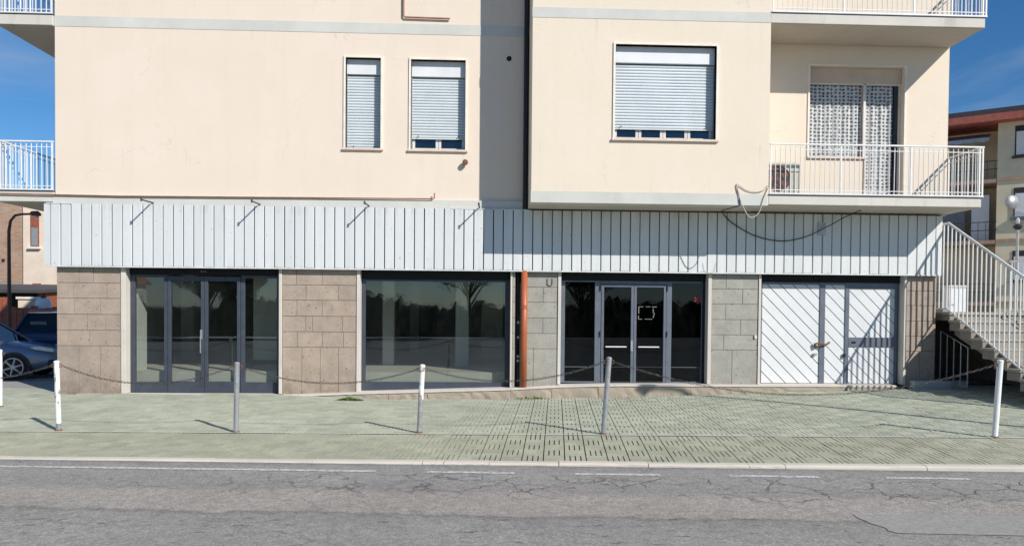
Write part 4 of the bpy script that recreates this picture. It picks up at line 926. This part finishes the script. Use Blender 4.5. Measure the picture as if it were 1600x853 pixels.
# ------------------------------------------------------------------ buildings left behind
bh = thing('brick_house', (-27, 25, -.3), 'old exposed brick house in the left background', 'house')
part('wall', B(-31, -22.72, 24, 32, 2.6, 7.0), 'far_brick', bh); part('lower_wall', B(-31, -22.72, 24.01, 32, -.4, 2.6), 'plinth', bh)
for (x, z) in ((-24.9, 6.2), (-24.2, 5.6), (-23.8, 3.6), (-24.6, 4.3)): part('putlog_hole', B(x, x+.14, 23.985, 24.0, z, z+.14), 'dark_gap', bh)
part('roof', MB().prism([(23.8, 7.0), (28, 7.2), (32.4, 7.0)], lambda p, t: (t, p[0], p[1]), -31.3, -22.72), 'roof_red', bh)
ph = thing('plaster_house', (-21, 24, -.3), 'peach plastered house with narrow shuttered window in the left background', 'house')
part('wall', B(-22.71, -13, 23.9, 31, -.4, 7.0), 'plaster_far', ph)
for (x, z0, z1) in ((-22.33, 4.34, 5.97), (-22.25, 2.15, 2.55)):
    wn_ = part('window', B(x, x+.40, 23.86, 23.9, z0, z1), 'wood_red', ph); part('pane', B(x+.05, x+.35, 23.84, 23.86, z0+.06, z0+(z1-z0)*.58), 'galvanised', wn_); part('sill', B(x-.1, x+.5, 23.75, 23.9, z0-.1, z0), 'trim_peach', wn_)
part('cornice', B(-22.71, -13, 23.6, 23.9, 6.85, 7.0), 'trim_peach', ph)
cpz = thing('carport', (-23, 18, -.3), 'dark low carport in front of the brick house', 'carport')
part('roof', MB().prism([(16.8, 1.98), (16.8, 2.10), (22, 2.45), (22, 2.33)], lambda p, t: (t, p[0], p[1]), -30, -17.65), 'roof_dark', cpz)
for x in (-29.5, -24, -17.95): part('post', B(x, x+.12, 17, 17.12, -.4, 1.99), 'wood_red', cpz)
part('back_panel', B(-30, -17.8, 21.9, 22, -.4, 2.3), 'dark_room', cpz); part('side_panel', B(-17.9, -17.8, 17.2, 21.9, -.4, 2.1), 'wood_red', cpz)
fe = thing('plank_fence', (-17, 13, -.3), 'red brown plank fence behind the parked cars', 'fence')
for i in range(26):
    x = -20.4+i*.24; h = 1.42+random.uniform(-.06, .08)+(.38 if i < 16 else 0)
    part('plank', B(x, x+.225, 13+random.uniform(-.01, .01), 13.03, -.4, h), 'wood_red', fe)
for z in (.3, 1.1): part('rail', B(-20.5, -14.1, 13.035, 13.08, z, z+.09), 'wood_red', fe)
gw = thing('garden_wall', (-16.7, 14.2, -.3), 'cream plastered garden wall stub behind the plank fence', 'wall')
part('wall_body', MB().box(-16.95, -16.15, 14.1, 14.4, -.4, 1.72), 'plaster_far', gw); part('coping', B(-17.0, -16.1, 14.05, 14.45, 1.72, 1.80), 'trim_peach', gw)
tk = thing('water_tank', (-15.75, 13.6, -.3), 'white plastic tank beside the cream garden wall', 'tank')
part('tank_body', MB().lathe([(.18, 0), (.26, .1), (.26, 1.9), (.2, 2.02), (.08, 2.06)], (-15.75, 13.6, -.3), 16), 'white_metal', tk, smooth=True); part('lid', MB().lathe([(.09, 0), (.09, .05)], (-15.75, 13.6, 1.76), 12), 'plastic_black', tk)

# ------------------------------------------------------------------ building right behind, turned towards the street
rb = thing('yellow_house', (22.3, 18, 0), 'pale yellow three storey house with red eaves at the right edge', 'house')
P0 = Vector((22.3, 18, 0)); EE = Vector((.8, -.6, 0)); NN = Vector((-.6, -.8, 0))
def rbox(e0, e1, d0, d1, z0, z1):
    vs = []
    for z in (z0, z1):
        for (e, d) in ((e0, d1), (e1, d1), (e1, d0), (e0, d0)): p = P0+EE*e+NN*d; vs.append((p.x, p.y, z))
    return MB().add(vs, [(3,2,1,0), (4,5,6,7), (0,1,5,4), (1,2,6,5), (2,3,7,6), (3,0,4,7)])
part('wall', rbox(0, 12, -9, 0, -.4, 9.75), 'yellow_wall', rb); part('recessed_wall', rbox(-9, -.01, -9, -1.7, -.4, 9.75), 'yellow_wall', rb)
part('end_pier', rbox(-9, -8.6, -1.69, 0, -.4, 9.75), 'yellow_wall', rb)
part('eave', rbox(-9.6, 12.5, -9.5, .65, 9.75, 10.05), 'roof_red', rb); part('roof', rbox(-5.0, 12.6, -9.6, .3, 10.055, 10.35), 'roof_dark', rb)
for z in (7.30, 4.65, 1.95):
    part('string_course', rbox(.0, 12, .002, .05, z-.06, z+.07), 'band_red', rb)
    bs = part('balcony', rbox(-8.6, -.02, -1.68, .06, z-.12, z+.04), 'band_red', rb)
    for zz in (z+.82, z+.46): part('rail_bar', rbox(-8.6, .02, .02, .05, zz, zz+.03), 'dark_steel', bs)
    for i in range(30): part('rail_baluster', rbox(-8.5+i*.29, -8.48+i*.29, .025, .045, z+.04, z+.82), 'dark_steel', bs)
    for e0 in (.62, 3.0):
        wn_ = part('window', rbox(e0, e0+1.1, .0, .02, z+.95, z+2.25), 'dark_room', rb); part('shutter', rbox(e0+.05, e0+1.05, .022, .05, z+1.0, z+2.0), 'white_panel', wn_); part('sill', rbox(e0-.1, e0+1.2, .0, .15, z+.86, z+.95), 'dark_steel', wn_)
    part('balcony_window', rbox(-6.5, -5.2, -1.69, -1.66, z+.1, z+2.1), 'dark_room', rb)
sd_ = part('screen_door', rbox(-.95, -.28, -.6, -.55, 4.72, 6.75), 'white_panel', rb); part('screen_frame', rbox(-.98, -.25, -.64, -.60, 4.70, 6.80), 'slate_frame', sd_)
part('tall_screen', rbox(-4.2, -1.2, -.5, -.46, 4.75, 6.4), 'slate_frame_pale', rb)
mb = MB(); vs = []
for i in range(41):
    e = -5+4.7*i/40; zd = 8.98-.05*abs(math.sin(i*math.pi/4))
    for (d, z) in ((-1.4, 9.62), (.35, 9.12), (.36, zd)): p = P0+EE*e+NN*d; vs.append((p.x, p.y, z))
part('awning', mb.add(vs, [(3*i+q, 3*i+q+3, 3*i+q+4, 3*i+q+1) for i in range(40) for q in range(2)]), 'galvanised', rb)
p = P0+EE*.55+NN*.35
part('satellite_dish', MB().lathe([(.02, .06), (.18, .03), (.30, -.03), (.295, -.045)], (p.x, p.y, 6.25), 18, 'y'), 'galvanised', rb, smooth=True)
gp = thing('white_gate_wall', (14.4, 8.5, .2), 'white wall stub seen between the staircase balusters', 'wall')
part('wall_body', B(14.1, 14.62, 8.4, 8.7, -.1, 2.3), 'white_panel', gp); part('coping', B(14.07, 14.65, 8.37, 8.73, 2.3, 2.36), 'marble', gp)

# ------------------------------------------------------------------ across the street, mirrored in the shop glass
def ribbon(name, v0, v1, z, mt, lab):
    vs = [(*xy(u, v), z) for u in (-90, 90) for v in (v0, v1)]
    return tag(part(name, MB().add(vs, [(0, 2, 3, 1)]), mt, None), lab, kind='structure')
ribbon('opposite_pavement', -24.5, -22.28, -.16, 'kerb', 'pale pavement across the street'); ribbon('opposite_verge', -90, -24.5, -.2, 'soil', 'bare verge across the street')
def foliage(mb, c, r, n_, s0, s1):
    for i in range(n_):
        d = Vector((random.gauss(0, 1), random.gauss(0, 1), random.gauss(0, 1))).normalized()*random.random()**.45
        p = Vector((c[0]+d.x*r[0], c[1]+d.y*r[1], c[2]+d.z*r[2])); a = Vector((random.gauss(0, 1), random.gauss(0, 1), random.gauss(0, 1))).normalized(); b_ = a.orthogonal().normalized(); s_ = random.uniform(s0, s1)
        mb.add([p-a*s_, p+b_*s_*.5, p+a*s_, p-b_*s_*.5], [(0, 1, 2, 3)])
mb = MB(); core = MB(); ring = []; NU = 400
for i in range(NU+1):
    u = -48+i*.24; h = 1.85+.30*math.sin(i*.08)+.22*math.sin(i*.21+1)+.15*math.sin(i*.9)+random.uniform(-.22, .3)
    for (dv, dz) in ((.85, -.3), (1.0, h*.55), (.55, h*.92), (0, h), (-.6, h*.9), (-1, -.3)):
        x, y = xy(u+random.uniform(-.1, .1), -27.2+dv+random.uniform(-.12, .12)); ring.append((x, y, dz-.1+random.uniform(-.08, .08)))
    x, y = xy(u, -27.2); foliage(mb, (x, y, h*.85), (.4, .7, .35), 34, .03, .08); foliage(mb, (x, y+.8, h*.5), (.4, .25, h*.5), 16, .03, .08)
core.add(ring, [(i*6+q, i*6+q+1, i*6+q+7, i*6+q+6) for i in range(NU) for q in range(5)])
hd = thing('hedge', (*xy(0, -27.2), -.2), 'dark hedge across the street, mirrored in the shop windows', 'hedge')
part('hedge_mass', core, 'leaf_dark', hd); part('hedge_leaves', mb, 'leaf', hd)
def tree(X, Y, h, r, n_, mt, lab, bare=.5):
    t = thing('tree', (X, Y, -.2), lab, 'tree', 'trees across the street'); mb = MB(); tips = []
    mb.tube([(X, Y, -.3), (X+.1, Y, h*.25), (X-.05, Y+.05, h*.5)], [.16, .12, .08], 8)
    for i in range(16):
        a = i*2.4; z0 = h*random.uniform(.28, .5); q = Vector((X+r*random.uniform(.4, .95)*math.cos(a), Y+r*random.uniform(.4, .95)*math.sin(a), h*random.uniform(.55, 1.0)))
        p = Vector((X, Y, z0)); mb.tube([p, p.lerp(q, .5)+Vector((0, 0, .15)), q], [.06, .035, .012], 5); tips.append(q)
        for k_ in range(3):
            q2 = q+Vector((random.uniform(-1, 1), random.uniform(-1, 1), random.uniform(.1, .9)))*r*.35; mb.tube([p.lerp(q, .7), q2], [.018, .006], 4); tips.append(q2)
    part('trunk', mb, 'bark', t); mb = MB()
    for q in tips: foliage(mb, q, (r*.26, r*.26, r*.22), n_*3, .04, .085)
    part('crown', mb, mt, t)
tree(-.9, -30, 4.9, 2.3, 26, 'leaf', 'thin leaved tree across the street mirrored in the large shop window')
tree(-16.5, -31, 3.9, 1.9, 40, 'leaf', 'bushy tree across the street mirrored in the right door leaf')
tree(-14.4, -30, 3.4, 1.5, 45, 'leaf_dark', 'small dark tree across the street mirrored beside the door leaf'); tree(6, -31, 4.2, 2.2, 45, 'leaf_dark', 'dark tree across the street mirrored in the filmed door')
up_ = thing('utility_pole', (-20.6, -29, -.2), 'wooden utility pole across the street mirrored in the left side light', 'pole')
part('shaft', T([(-20.6, -29, -.3), (-20.6, -29, 6.5)], [.13, .09], 10), 'bark', up_); part('crossarm', B(-21.3, -19.9, -29.06, -28.94, 5.9, 6.02), 'bark', up_)
fh = thing('farmhouse', (-28, -38, -.2), 'low house across the street mirrored in the left shop door', 'house')
part('wall', B(-33, -25, -42, -36, -.3, 3.0), 'plaster_far', fh); part('roof', MB().prism([(-42.4, 3.0), (-39, 4.3), (-35.6, 3.0)], lambda p, t: (t, p[0], p[1]), -33.3, -24.7), 'roof_red', fh)
for x in (-31.5, -28.5): part('window', B(x, x+1, -36.0, -35.97, .9, 2.1), 'dark_room', fh)
